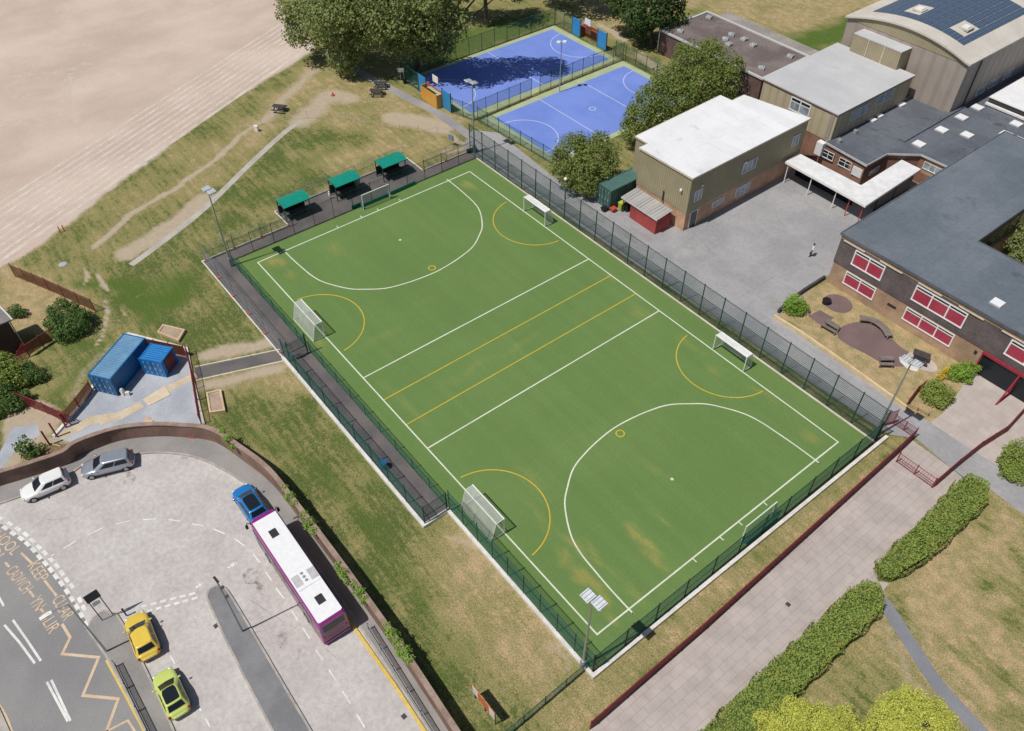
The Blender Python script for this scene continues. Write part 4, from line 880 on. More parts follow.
def end_goal(loc, rz, label, backmat):
    t = thing('hockey_goal', label, 'goal', loc); w_, h = 3.55, 1.95; c, s = math.cos(rz), math.sin(rz)
    def q(x, y, z): return (loc[0] + x * c - y * s, loc[1] + x * s + y * c, loc[2] + z)
    m = MB(); m.tube(q(-w_ / 2, 0, 0), q(-w_ / 2, 0, h), .05); m.tube(q(w_ / 2, 0, 0), q(w_ / 2, 0, h), .05); m.tube(q(-w_ / 2 - .05, 0, h), q(w_ / 2 + .05, 0, h), .05); m.build('goal_frame', M['white_metal'], t)
    m = MB(); m.quad(q(-w_ / 2, .08, h), q(w_ / 2, .08, h), q(w_ / 2, .42, .5), q(-w_ / 2, .42, .5)); [m.quad(q(x, .02, .46), q(x, .42, .46), q(x, .4, .55), q(x, .05, h)) for x in (-w_ / 2, w_ / 2)]; m.build('net', M['green_net'], t)
    m = MB()
    for x0, y0, x1, y1 in ((-w_ / 2, .45, w_ / 2, .49), (-w_ / 2 - .02, .04, -w_ / 2 + .02, .45), (w_ / 2 - .02, .04, w_ / 2 + .02, .45)):
        pp = [q(x0, y0, 0)[:2], q(x1, y0, 0)[:2], q(x1, y1, 0)[:2], q(x0, y1, 0)[:2]]; m.prism(pp, loc[2] + .02, loc[2] + .46)
    m.build('backboard', backmat, t)
    return t
gb = plain('green_goal_board', (.01, .2, .16, 1), .5); M['goal_board'] = gb
end_goal((-27.75, 1.6, .03), PI / 2, 'white framed goal with green boards in front of the shelters', gb)
end_goal((27.85, 1.75, .03), -PI / 2, 'white framed goal with green boards at the end beside the maroon railing', gb)
for P, lab in (((391, 195.5, 415.5, 184.5), 'low green rebound board beside the goal in front of the shelters'), ((352, 209.5, 361, 206), 'short green rebound board left of the goal in front of the shelters')):
    a, b = at(P[0], P[1]), at(P[2], P[3]); m = MB(); c = lerp(a, b, .5); m.cbox((c[0], c[1], .3), (dist(a, b), .05, .5), ang(a, b), .12)
    for t_ in (.15, .85): q = lerp(a, b, t_); m.cbox((q[0] - .12, q[1], .2), (.05, .3, .36), ang(a, b))
    tag(m.build('rebound_board', gb), lab, 'board')

# ------------------------------------------------------------------ floodlights
def flood(loc, label, face):
    H = 9.3; t = thing('floodlight_column', label, 'floodlight', loc, 'floodlights at the corners of the pitch'); x, y = loc
    m = MB(); m.tube((x, y, 0), (x, y, H), .11, .055, 10); m.build('column', M['galv'], t)
    m = MB(); m.cbox((x, y, .55), (.3, .3, 1.1)); m.build('base_cabinet', M['galv'], t)
    d = Vector((0, 1.0 if face[1] > 0 else -1.0)); nn = Vector((1, 0)); rz = 0
    m = MB(); m.tube((x - nn.x * .8, y - nn.y * .8, H), (x + nn.x * .8, y + nn.y * .8, H), .045); m.tube((x, y, H), (x + d.x * .5, y + d.y * .5, H + .1), .04); m.build('crossarm', M['galv'], t)
    for s in (-1, 1):
        c = (x + nn.x * s * .4, y + d.y * .12 + .1 * s, H + .14)
        m = MB(); m.cbox(c, (.72, .74, .12), rz, .12 * d.y); hd = m.build('lamp_head', M['flood_glass'], t)
        m = MB(); [m.cbox((c[0] + nn.x * k_, c[1] + nn.y * k_, c[2] + .085), (.03, .7, .05), rz, .12 * d.y) for k_ in (-.25, 0, .25)]; m.build('cooling_fin', M['galv'], hd)
        m = MB(); m.cbox((c[0], c[1], c[2] - .075), (.7, .7, .02), rz, .12 * d.y); m.build('lamp_glass', M['lamp_glass'], hd)
flood((27.7, -16.35), 'grey floodlight column at the near corner of the pitch beside the lawn', (-1, .8)); flood((28.15, 16.85), 'grey floodlight column at the pitch corner nearest the dry garden', (-1, -.8))
flood((-27.75, -16.4), 'grey floodlight column at the pitch corner nearest the sports field', (1, .8)); flood((-29.6, 16.95), 'grey floodlight column at the pitch corner nearest the blue courts', (1, -.8))
t = thing('court_lamp', 'slim lamp column with twin white heads between the two blue courts', 'lamp', at3(559.5, 92)); x, y = at(559.5, 92)
m = MB(); m.tube((x, y, 0), (x, y, 7.0), .07, .05); m.build('column', M['galv'], t)
for s in (-1, 1): m = MB(); m.cbox((x + .2 * s, y + .35 * s, 7.05), (.5, .5, .16), .5); m.build('lamp_head', M['white_metal'], t)
# thin lamp beside the bush
t = thing('lamp_post', 'thin lamp post with a round white head in front of the round tree', 'lamp', at3(564.5, 199)); x, y = at(564.5, 199)
m = MB(); m.tube((x, y, 0), (x, y, 2.6), .05); m.build('column', M['grey_metal'], t); m = MB(); m.ball((x, y, 2.7), .22); m.build('lamp_head', M['white_metal'], t, True)

# ------------------------------------------------------------------ dugout shelters
def shelter():
    t = thing('spectator_shelter', 'x', 'shelter', (0, 0, 0), 'green roofed shelters beside the pitch', True); w_, d_, h = 3.3, 2.1, 2.15    # open towards +x, back at -x
    m = MB(); n = 8; th = .05
    prof = [(-d_ / 2 + d_ * i / n, h - .18 + .3 * math.sin(PI * (.12 + .80 * i / n))) for i in range(n + 1)]
    vs = [(x, y, z + dz) for dz in (0, th) for y in (-w_ / 2, w_ / 2) for x, z in prof]; k_ = n + 1; fs = []
    for i in range(n):
        fs += [(i, k_ + i, k_ + i + 1, i + 1), (2 * k_ + i, 2 * k_ + i + 1, 3 * k_ + i + 1, 3 * k_ + i), (i, i + 1, 2 * k_ + i + 1, 2 * k_ + i), (k_ + i + 1, k_ + i, 3 * k_ + i, 3 * k_ + i + 1)]
    fs += [(0, 2 * k_, 3 * k_, k_), (n, k_ + n, 3 * k_ + n, 2 * k_ + n)]; m.add(vs, fs); m.build('roof', M['green_roof'], t)
    for x in (-d_ / 2 + .15, d_ / 2 - .35):
        for y in (-w_ / 2 + .1, w_ / 2 - .1):
            z1 = h - .18 + .3 * math.sin(PI * (.12 + .8 * (x + d_ / 2) / d_)); m = MB(); m.cbox((x, y, z1 / 2), (.09, .09, z1)); m.build('post', gs, t)
    m = MB()
    for y in (-w_ / 2 + .1, w_ / 2 - .1): m.tube((-d_ / 2 + .15, y, h - .25), (d_ / 2 - .35, y, h - .12), .035)
    for x in (-d_ / 2 + .15, d_ / 2 - .35): m.tube((x, -w_ / 2, h - .1), (x, w_ / 2, h - .1), .035)
    m.build('roof_frame', gs, t)
    m = MB(); m.box(-d_ / 2 + .1, -w_ / 2 + .15, .15, -d_ / 2 + .14, w_ / 2 - .15, 1.3); m.build('back_panel', M['dark_green_steel'], t)
    for x, y in ((-.35, 0), (.45, 0)):
        m = MB(); m.box(x - .2, -w_ / 2 + .4, .42, x + .2, w_ / 2 - .4, .47); m.box(x - .05, -1, 0, x + .05, -.9, .42); m.box(x - .05, .9, 0, x + .05, 1, .42); m.build('bench', M['black'], t)
    m = MB(); m.box(.0, -w_ / 2 + .4, .74, .55, w_ / 2 - .4, .79); m.box(.2, -1, 0, .3, -.9, .74); m.box(.2, .9, 0, .3, 1, .74); m.build('table', M['dark_timber'], t)
    return t
sp = shelter()
for i, (y, lab) in enumerate(((-6.65, 'green roofed shelter nearest the corner of the walkway'), (-.1, 'middle green roofed shelter, behind the goal'), (6.2, 'green roofed shelter nearest the blue courts'))):
    place(sp, i == 0, (-31.75, y, .012), 0, lab)
m = MB(); x, y = at(330, 199); m.tube((x, y, 0), (x, y, .95), .09, .08); m.ball((x, y, .97), .1); tag(m.build('bollard', M['white_metal'], None, True), 'white bollard between two green shelters', 'bollard')
x, y = at(357, 187); m = MB(); m.cbox((x, y, .45), (.45, .4, .9)); m.cbox((x, y, .93), (.5, .45, .07)); tag(m.build('litter_bin', plain('pale_green_plastic', (.3, .36, .18, 1), .5)), 'small pale bin under the middle green shelter', 'bin')
# items at the corner near the courts
x, y = at(451.5, 146); t = thing('notice_stand', 'grey blue stand at the end of the walkway by the blue courts', 'stand', (x, y, 0))
m = MB(); m.tube((x - .3, y, 0), (x - .3, y, 1.5), .04); m.tube((x + .3, y, 0), (x + .3, y, 1.5), .04); m.build('frame', M['galv'], t); m = MB(); m.cbox((x, y, 1.2), (.8, .06, .7), .3); m.build('board', M['grey_blue'], t)
x, y = at(472, 152); m = MB(); m.cbox((x, y, .2), (.45, 1.3, .35), -.2); m.cbox((x, y, .4), (.5, 1.35, .06), -.2); tag(m.build('storage_box', M['black']), 'low black storage box at the far corner of the pitch', 'box')
x, y = at(405, 83.5); m = MB(); m.tube((x, y, 0), (x, y, .75), .24, .3, 12); m.tube((x, y, .75), (x, y, .85), .33, .3, 12); tag(m.build('round_bin', M['black']), 'round black bin by the far court fence', 'bin')
a = at(402, 81); m = MB(); m.cbox((a[0], a[1], 1.6), (.9, .04, .6), .9); m.tube((a[0] - .3, a[1], 0), (a[0] - .3, a[1], 1.9), .03); m.tube((a[0] + .3, a[1] + .2, 0), (a[0] + .3, a[1] + .2, 1.9), .03); tag(m.build('court_sign', M['white_metal']), 'plain white sign on the fence of the far blue court', 'sign')

# ------------------------------------------------------------------ ball court goal ends
def court_end(y, sgn, label, mid, facelab):
    t = thing('court_goal_end', label, 'goal', (-44, y, 0)); s = sgn; dx = .5 if sgn < 0 else 0     # panel wall facing +s*y, recess going to -s
    for x0, x1 in ((-47.0 - dx, -45.2 - dx), (-41.3 - dx, -39.4 - dx)):
        m = MB(); m.box(x0, y - .04, .1, x1, y + .04, 2.6); m.build('side_panel', M['blue_panel'], t)
    m = MB(); m.box(-45.1 - dx, y - s * .9 - .04, .05, -41.4 - dx, y - s * .9 + .04, 1.9)
    for x in (-45.1 - dx, -41.4 - dx): m.box(x - .04, min(y, y - s * .9), .05, x + .04, max(y, y - s * .9), 1.9)
    m.build('goal_recess', mid, t)
    m = MB(); m.box(-45.2 - dx, y - .05, 1.95, -41.3 - dx, y + .05, 2.1); m.build('crossbar', M['red_plastic'], t)
    for x in (-47.0 - dx, -45.15 - dx, -41.35 - dx, -39.4 - dx): m = MB(); m.box(x - .06, y - .06, 0, x + .06, y + .06, 2.75); m.build('post', gs, t)
    m = MB(); m.cbox((-43.3 - dx, y + s * .35, 3.1), (1.25, .06, .95)); hb = m.build('backboard', M['white_metal'], t)
    m = MB(); m.tube((-43.3 - dx, y + s * .4, 2.85), (-43.3 - dx, y + s * .6, 2.85), .03)
    for i in range(10):
        a, b = 2 * PI * i / 10, 2 * PI * (i + 1) / 10; m.tube((-43.3 - dx + .23 * math.cos(a), y + s * .83 + .23 * math.sin(a), 2.85), (-43.3 - dx + .23 * math.cos(b), y + s * .83 + .23 * math.sin(b), 2.85), .015, None, 5)
    m.build('hoop', M['red_plastic'], hb)
court_end(20.4, 1, 'blue panelled court goal with an orange recess beside the tarmac path', M['orange_panel'], '')
court_end(48.8, -1, 'blue panelled court goal with a brown recess at the far end of the court', M['brown_panel'], '')

x, y = at(384, 468); m = MB(); m.tube((x, y, .012), (x, y, .75), .28, .33, 12); m.tube((x, y, .75), (x, y, .82), .36, .34, 12); tag(m.build('plastic_barrel', plain('blue_plastic', (.02, .16, .42, 1), .4)), 'blue plastic barrel inside the outer walkway fence', 'barrel')
# ------------------------------------------------------------------ cars
def car(name, label, F, R, L, W, paint, roofmat=None, kind='hatch', loc_mode='mid', H=1.42):
    """F and R: ground points towards the front and the rear; the car is centred between them"""
    c = lerp(F, R, .5); rz = ang(R, F); t = thing(name, label, 'car', (c[0], c[1], 0), 'cars on the car park', True); t.rotation_euler = (0, 0, rz); t.location.z = .010
    h = L / 2; w = W / 2; est = kind == 'estate'
    st = [(-h, .60, .42, .62), (-h + .06, .80, .34, .82), (-h + .25, .93, .26, .93), (-h + .7, 1, .22, .95), (-.5, 1, .2, .93), (.45, 1, .2, .91), (h - 1.05, .99, .22, .87), (h - .55, .95, .22, .78), (h - .2, .83, .24, .66), (h - .05, .66, .30, .56), (h, .5, .36, .50)]
    prof = [(0, 1), (.55, .995), (.82, .97), (.95, .88), (1.0, .68), (.99, .4), (.93, .08), (.8, 0)]
    vs = []; n = len(prof) * 2 - 1
    for x, fw, zb, zt in st:
        half = [(w * fw * p, zb + (zt - zb) * q) for p, q in prof]
        vs += [(x, -y, z) for y, z in half[::-1]] + [(x, y, z) for y, z in half[1:]]
    fs = []
    for i in range(len(st) - 1):
        for j in range(n - 1): fs.append((i * n + j, (i + 1) * n + j, (i + 1) * n + j + 1, i * n + j + 1))
        fs.append((i * n + n - 1, (i + 1) * n + n - 1, (i + 1) * n, i * n))
    fs += [tuple(range(n - 1, -1, -1)), tuple(range((len(st) - 1) * n, len(st) * n))]
    b = MB(); b.add(vs, fs)
    # cabin frustum
    xb0, xb1 = -h + .22, h - 1.0; xt0, xt1 = (-h + (.34 if est else .62)), h - 1.75; wb, wt = w * .9, w * .70; zb, zt = .86, H - .05
    def ring(x0, x1, ww, z, k_=.0): return [(x0, -ww * .9, z), (x0 + .1, -ww, z), (x1 - .35, -ww, z), (x1 - .05, -ww * .82, z), (x1, 0, z), (x1 - .05, ww * .82, z), (x1 - .35, ww, z), (x0 + .1, ww, z), (x0, ww * .9, z), (x0 - .02, 0, z)]
    r0, r1 = ring(xb0, xb1, wb, zb), ring(xt0, xt1, wt, zt)
    r2 = [((x - (xt0 + xt1) / 2) * .9 + (xt0 + xt1) / 2, y * .88, H) for x, y, z in r1]; m_ = 10
    b.add(r0 + r1 + r2, [(i, (i + 1) % m_, m_ + (i + 1) % m_, m_ + i) for i in range(m_)] + [(m_ + i, m_ + (i + 1) % m_, 2 * m_ + (i + 1) % m_, 2 * m_ + i) for i in range(m_)] + [tuple(range(2 * m_, 3 * m_))])
    body = b.build('body', paint, t, True)
    for p in body.data.polygons:
        if len(p.vertices) > 4: p.use_smooth = False
    def face(pa, pb, pc, pd, off=.012, ins=(.06, .06, .08, .08)):
        pa, pb, pc, pd = map(Vector, (pa, pb, pc, pd)); nrm = (pb - pa).cross(pd - pa).normalized() * off
        if nrm.dot((pa + pc) / 2 - Vector((0, 0, .6))) < 0: nrm = -nrm
        def q(s, r): return pa.lerp(pb, s).lerp(pd.lerp(pc, s), r) + nrm
        return [q(ins[0], ins[2]), q(1 - ins[1], ins[2]), q(1 - ins[1], 1 - ins[3]), q(ins[0], 1 - ins[3])]
    def glassq(name_, quads):
        m = MB(); [m.quad(*q) for q in quads]; return m.build(name_, M['glass'], t)
    # windscreen wraps five points of the rings (3..5), rear window (9,0,8)
    glassq('windscreen', [face(r0[3], r0[4], r1[4], r1[3], .014, (.04, 0, .1, .03)), face(r0[4], r0[5], r1[5], r1[4], .014, (0, .04, .1, .03))])
    glassq('rear_window', [face(r0[9], r0[0], r1[0], r1[9], .014, (0, .1, .28, .05)), face(r0[8], r0[9], r1[9], r1[8], .014, (.1, 0, .28, .05))])
    for sgn, (i, j) in ((-1, (1, 2)), (1, (6, 7))):
        A, B, C, D = r0[i], r0[j], r1[j], r1[i]
        glassq('side_window', [face(A, B, C, D, .014, (.05, .52, .12, .1)), face(A, B, C, D, .014, (.52, .04, .12, .1))])
    if roofmat:
        m = MB(); m.add([(x * .97 + .0, y * .93, H + .006) for x, y, z in r2], [tuple(range(10))]); m.build('glass_roof', roofmat, t)
    rr = .30
    for x in (-h + .72, h - .78):
        for s in (-1, 1):
            y = s * (w - .11); m = MB(); m.tube((x, y - .1, rr), (x, y + .1, rr), rr, None, 16); wh = m.build('wheel', M['rubber_tyre'], t)
            m = MB(); m.tube((x, y + s * .06, rr), (x, y + s * .112, rr), rr * .64, rr * .6, 12); m.build('rim', M['alloy'], wh)
    for s in (-1, 1):
        m = MB(); m.ball((h - .17, s * w * .66, .60), .13, 8, 5, (1.0, 1.3, .6)); m.build('headlight', M['lamp_glass'], t, True)
        m = MB(); m.ball((-h + .13, s * w * .80, .76), .12, 8, 5, (.9, .9, 1.2)); m.build('tail_light', M['red_lens'], t, True)
        m = MB(); m.ball((h - 1.28, s * (w + .08), .94), .12, 8, 5, (.6, 1, .65)); m.build('wing_mirror', paint, t, True)
    for s in (-1, 1):
        m = MB(); m.box(-h + .95, s * w * 1.0 - .014, .2, h - 1.1, s * w * 1.0 + .014, .29); m.build('side_sill', M['black'], t)
    m = MB(); m.box(h - .035, -.42, .33, h + .012, .42, .46); m.build('grille', M['black'], t)
    m = MB(); m.box(-h - .012, -.26, .45, -h + .06, .26, .56); m.build('number_plate', M['sheet_white'], t)
    return t
def carpaint(name, c, metal=0.): return plain(name, c, .28, metal, .5, .03, 2, .7)
def gl(u, v, z=0.0): return Vector(at(u, v, z))
f = gl(94, 479); r_ = gl(126, 471); d = (f - r_).normalized(); nn = Vector((d.y, -d.x)); o_ = nn * .74
if o_.dot(Vector(CAM[:2]) - f) > 0: o_ = -o_
car('parked_car', 'silver estate car parked by the curved brick wall', f + o_, r_ + o_, 4.2, 1.66, carpaint('silver_car_paint', (.42, .45, .5, 1), .5), None, 'estate', H=1.4)
f = gl(35, 502); r_ = gl(64.5, 489.5); d = (f - r_).normalized(); nn = Vector((d.y, -d.x)); o_ = nn * .72
if o_.dot(Vector(CAM[:2]) - f) > 0: o_ = -o_
car('parked_car', 'white hatchback parked behind the silver car', f + o_, r_ + o_, 3.75, 1.62, carpaint('white_car_paint', (.8, .8, .79, 1)), None, 'estate')
car('parked_car', 'yellow hatchback beside the pavement island', (4.9, -39.05), (9.0, -39.35), 3.85, 1.66, carpaint('yellow_car_paint', (.76, .55, .075, 1)))
car('parked_car', 'small lime green car with a dark glass roof', (10.1, -39.13), (14.1, -39.27), 3.65, 1.6, carpaint('lime_car_paint', (.58, .68, .17, 1)), M['glass'])
bp = carpaint('blue_car_paint', (.012, .19, .52, 1)); car('parked_car', 'blue car tucked in front of the purple bus', (-.5, -28.3), (3.5, -28.28), 4.1, 1.72, bp, M['glass'])

# ------------------------------------------------------------------ bus
L_, W_, Hb = 10.7, 2.2, 2.92
t = thing('bus', 'purple single deck bus with a white roof parked at the kerb', 'bus', (10.05, -28.4, .010), None, True)
t.rotation_euler = (0, 0, math.radians(-.4))
# local: front towards -x
m = MB(); hl, hw = L_ / 2, W_ / 2
sec = [(-hw, .28), (-hw, 1.25), (-hw + .02, 2.45), (-hw + .1, 2.78), (-hw + .24, Hb - .02), (hw - .24, Hb - .02), (hw - .1, 2.78), (hw - .02, 2.45), (hw, 1.25), (hw, .28)]
xs_ = [(-hl, .86, .06), (-hl + .12, .95, .02), (-hl + .4, 1, 0), (hl - .3, 1, 0), (hl - .06, .97, .01), (hl, .93, .05)]
vs = []; n = len(sec)
for x, fw, dz in xs_: vs += [(x, y * fw, z - dz * (z > 2)) for y, z in sec]
fs = []
for i in range(len(xs_) - 1):
    for j in range(n): fs.append((i * n + j, (i + 1) * n + j, (i + 1) * n + (j + 1) % n, i * n + (j + 1) % n))
fs += [tuple(range(n)), tuple(range(len(vs) - 1, len(vs) - n - 1, -1))]
m.add(vs, fs); body = m.build('body', [M['bus_pink'], M['bus_purple']], t)
for p in body.data.polygons:
    c = p.center
    if c.z > 2.5 or c.x < -hl + .35 or c.x > hl - .2: p.material_index = 1
m = MB(); m.prism([(-hl + .42, -hw + .17), (hl - .28, -hw + .17), (hl - .2, -hw + .3), (hl - .2, hw - .3), (hl - .28, hw - .17), (-hl + .42, hw - .17)], Hb - .03, Hb + .03); rf = m.build('roof_panel', M['bus_white'], t)
for x, y in ((-hl + 2.15, -.06), (hl - 1.75, .05)):
    m = MB(); m.cbox((x, y, Hb + .055), (.72, .55, .06)); m.build('roof_hatch', M['dark_metal'], rf)
for i in (-1, 0, 1):
    m = MB(); m.tube((1.35 + i * .34, 0.02 * i, Hb + .03), (1.35 + i * .34, .02 * i, Hb + .09), .12, .1, 10); m.build('roof_vent', M['grey_metal'], rf)
for y, x in ((.62, 1.45), (-.55, 1.4)): m = MB(); m.cbox((x, y, Hb + .04), (.95, .55, .03)); m.build('roof_plate', M['grey_panel'], rf)
m = MB(); m.cbox((2.2, 0, Hb + .035), (.04, W_ - .5, .02)); m.build('roof_seam', M['grey_panel'], rf)
for s in (-1, 1):
    for i in range(6):
        x0 = -hl + 1.25 + i * 1.38; m = MB(); m.box(x0, s * (hw - .004) - .012, 1.3, x0 + 1.28, s * (hw - .004) + .012, 2.32); m.build('side_window', M['glass'], t)
    m = MB(); m.box(-hl + .45, s * hw - .014, .45, -hl + 1.15, s * hw + .014, 2.35)
    m.build('door' if s > 0 else 'cab_window', M['glass'], t)
    for x in (-hl + 2.1, hl - 2.5):
        m = MB(); m.tube((x, s * (hw - .22), .46), (x, s * (hw + .02), .46), .46, None, 18); wh = m.build('wheel', M['rubber_tyre'], t)
        m = MB(); m.tube((x, s * (hw - .02), .46), (x, s * (hw + .035), .46), .27, .24, 12); m.build('rim', M['alloy'], wh)
    m = MB(); m.path([(-hl + .1, s * (hw - .1), 2.55), (-hl - .22, s * (hw + .1), 2.5), (-hl - .25, s * (hw + .2), 2.2)], .03); m.cbox((-hl - .25, s * (hw + .2), 2.0), (.1, .2, .42)); m.build('wing_mirror', M['black'], t)
    m = MB(); m.cbox((hl + .015, s * (hw - .25), 1.0), (.05, .14, .5)); m.build('tail_light', M['red_lens'], t)
    m = MB(); m.cbox((-hl + .02, s * (hw - .35), .75), (.06, .3, .2)); m.build('headlight', M['lamp_glass'], t)
m = MB(); m.box(-hl - .02, -hw + .22, 1.05, -hl + .02, hw - .22, 2.45); m.build('windscreen', M['glass'], t)
m = MB(); m.box(hl - .02, -hw + .28, 1.75, hl + .012, hw - .28, 2.5); m.build('rear_window', M['glass'], t)
m = MB(); m.box(hl - .02, -.72, .55, hl + .014, .72, 1.55); [m.box(hl, -.6, .7 + i * .13, hl + .02, .6, .75 + i * .13) for i in range(4)]; m.build('engine_cover', M['bus_pink'], t)
m = MB(); m.box(hl - .02, -.25, 1.62, hl + .016, .25, 1.7); m.build('number_plate', M['amber'], t)
m = MB(); m.box(hl - .05, -hw + .08, .3, hl + .05, hw - .08, .46); m.build('bumper', M['bus_purple'], t)

# ------------------------------------------------------------------ shipping containers
def container(name, label, cat, c, L, W, H, rz, wall, roof, door=None, lockend=-1, sidedoor=None):
    """length along local y; lock end at y*lockend"""
    t = thing(name, label, cat, (c[0], c[1], .012), None, True); t.rotation_euler = (0, 0, rz)
    l, w = L / 2, W / 2; m = MB()
    for x in (-w, w):
        for y in (-l, l): m.cbox((x * .97, y * .98, H / 2), (.14, .14, H))
    for z in (.08, H - .06):
        for x in (-w, w): m.cbox((x * .97, 0, z), (.12, L * .98, .14))
        for y in (-l, l): m.cbox((0, y * .98, z), (W * .97, .12, .14))
    m.build('frame', wall, t)
    def corr(p0, p1, z0, z1, nrm, per=.28, dep=.045):
        p0, p1 = Vector(p0), Vector(p1); d = p1 - p0; n_ = int(d.length / per); mm = MB(); vs = []
        for i in range(n_ * 4 + 1):
            s = i / (n_ * 4); off = dep if (i % 4) in (1, 2) else 0; q = p0 + d * s - Vector(nrm) * off; vs.append((q.x, q.y))
        mm.add([(x, y, z0) for x, y in vs] + [(x, y, z1) for x, y in vs], [(i, i + 1, len(vs) + i + 1, len(vs) + i) for i in range(len(vs) - 1)]); return mm
    for s in (-1, 1): corr((s * w * .99, -l * .97), (s * w * .99, l * .97), .1, H - .1, (s, 0)).build('side_wall', wall, t)
    corr((-w * .97, -lockend * l * .985), (w * .97, -lockend * l * .985), .1, H - .1, (0, -lockend)).build('end_wall', wall, t)
    mm = MB(); n_ = int(L / .25); vs = []
    for i in range(n_ * 4 + 1): vs.append((-l * .97 + L * .97 * i / (n_ * 4), H - .01 - (.022 if (i % 4) in (1, 2) else 0)))
    mm.add([(-w * .95, y, z) for y, z in vs] + [(w * .95, y, z) for y, z in vs], [(i, len(vs) + i, len(vs) + i + 1, i + 1) for i in range(len(vs) - 1)]); mm.build('roof', roof, t)
    y = lockend * l
    for s in (-1, 1):
        m = MB(); m.cbox((s * w * .48, y * .995, H / 2), (W * .45, .05, H - .3)); dr = m.build('door', wall, t)
        for q in (.25, .7):
            m = MB(); m.tube((s * w * q, y + lockend * .04, .15), (s * w * q, y + lockend * .04, H - .15), .022, None, 6); m.cbox((s * w * q, y + lockend * .06, H * .45), (.22, .04, .06))
            for z in (.3, H * .5, H - .35): m.cbox((s * w * q, y + lockend * .045, z), (.14, .05, .09))
            m.build('locking_bar', M['galv'], dr)
    if sidedoor: m = MB(); m.box(w - .02, -l * .55, .15, w + .03, l * .75, H - .25); m.build('roller_door', sidedoor, t)
    m = MB(); [m.cbox((x * w * .97, y_ * l * .97, H + .004), (.17, .17, .03)) for x in (-1, 1) for y_ in (-1, 1)]; m.build('corner_casting', wall, t)
    return t
a, b, c_, d_ = Vector((-18.8, -33.78)), Vector((-16.97, -32.4)), Vector((-20.2, -27.95)), Vector((-22.1, -29.28))
container('shipping_container', 'long blue shipping container with a faded pale roof', 'container', (a + b + c_ + d_) / 4, 5.5, 2.25, 2.15, ang(b, c_) - PI / 2, M['container_blue'], M['container_roof'])
a, b, c_, d_ = Vector((-18.2, -29.42)), Vector((-16.45, -28.05)), Vector((-17.7, -26.45)), Vector((-19.4, -27.78))
container('shipping_container', 'short bright blue container with a dark red side door', 'container', (a + b + c_ + d_) / 4, 2.0, 2.2, 1.95, ang(b, c_) - PI / 2, M['container_bright'], M['container_bright'], sidedoor=plain('dark_red_door', (.12, .02, .03, 1), .5))
container('shipping_container', 'dark green shipping container beside the tan clad hall', 'container', (-11.25, 24.7), 6.0, 2.0, 2.55, 0, M['container_green'], plain('green_grey_container_roof', (.075, .155, .14, 1), .5))
x, y = at(124, 394.5); m = MB(); m.cbox((x, y, .3), (.3, .3, .6), .5); m.ball((x, y, .65), .17, 8, 5); m.cbox((x + .3, y + .3, .2), (.35, .25, .4), .9); tag(m.build('rubble_sack', M['sheet_white']), 'pale sacks at the corner of the long blue container', 'sack')

# ------------------------------------------------------------------ compound bits
def planter(label, P):
    t = thing('planter', label, 'planter', (*at(*P[0]), 0), 'timber planters on the lawn'); q = pts(P); m = MB(); m.strip(q, .16, 0, True, h=.32); m.build('timber_frame', M['timber'], t); m = MB(); m.prism(q, .0, .24); m.build('soil_fill', M['planter_soil'], t)
planter('raised timber planter behind the compound railing', [(159, 334), (164, 327), (185, 332), (179, 342)])
planter('raised timber planter on the lawn below the short tarmac path', [(208, 395), (221, 392), (225, 412), (211, 414)])
P = pts([(143, 400), (165, 386), (171, 395), (149, 406)]); m = MB(); m.prism(P, .03, .06); tag(m.build('plywood_sheet', M['plywood']), 'pale plywood sheet lying on the gravel yard', 'board')
x, y = at(149, 421); m = MB(); m.cbox((x, y, .05), (.9, .45, .08), .2); m.cbox((x + .1, y + .05, .12), (.7, .25, .06), .35); tag(m.build('timber_offcut', M['timber']), 'timber offcuts by the inner side of the curved wall', 'timber')
P = [at(49, 443.5), at(61, 446.5)]; m = MB(); m.tube((*P[0], .06), (*P[1], .06), .05); tag(m.build('timber_pole', M['timber']), 'pale timber pole lying on the brown soil', 'timber')
for (u, v), lab in (((176, 435), 'left one of two red plastic blocks on the pavement by the wall'), ((192, 437.5), 'right one of two red plastic blocks on the pavement by the wall')):
    x, y = at(u, v, .11); m = MB(); m.cbox((x, y, .17), (.5, .2, .12), .8); m.cbox((x, y, .25), (.3, .14, .06), .8); tag(m.build('barrier_block', M['red_plastic']), lab, 'block', 'red blocks on the pavement')
for (u, v), lab in (((60.5, 232.5), 'left one of two red marker posts at the edge of the gravel field'), ((64.5, 231), 'right one of two red marker posts at the edge of the gravel field')):
    x, y = at(u, v); m = MB(); m.tube((x, y, 0), (x, y, .75), .06, .05); m.ball((x, y, .76), .07, 8, 4); tag(m.build('marker_post', M['red_plastic']), lab, 'post', 'red marker posts')
x, y = at(333, 95.5); m = MB(); m.tube((x, y, 0), (x, y, .04), .3, .3, 12); m.tube((x, y, .04), (x, y, .5), .17, .03, 12); tag(m.build('traffic_cone', M['red_plastic']), 'red cone on the bare earth patch near the trees', 'cone')
x, y = at(63, 264.5); m = MB(); m.tube((x, y, 0), (x, y, .05), .42, .42, 20); m.tube((x, y, .05), (x, y, .07), .3, .3, 16); tag(m.build('manhole_cover', M['gravel']), 'round pale concrete manhole cover in the grass', 'manhole')
x, y = at(257, 131); m = MB(); m.cbox((x, y, .35), (.5, .3, .7), .5); m.cbox((x, y, .72), (.55, .35, .05), .5); tag(m.build('utility_cabinet', M['white_metal']), 'small white cabinet beside the worn earth trail', 'cabinet')
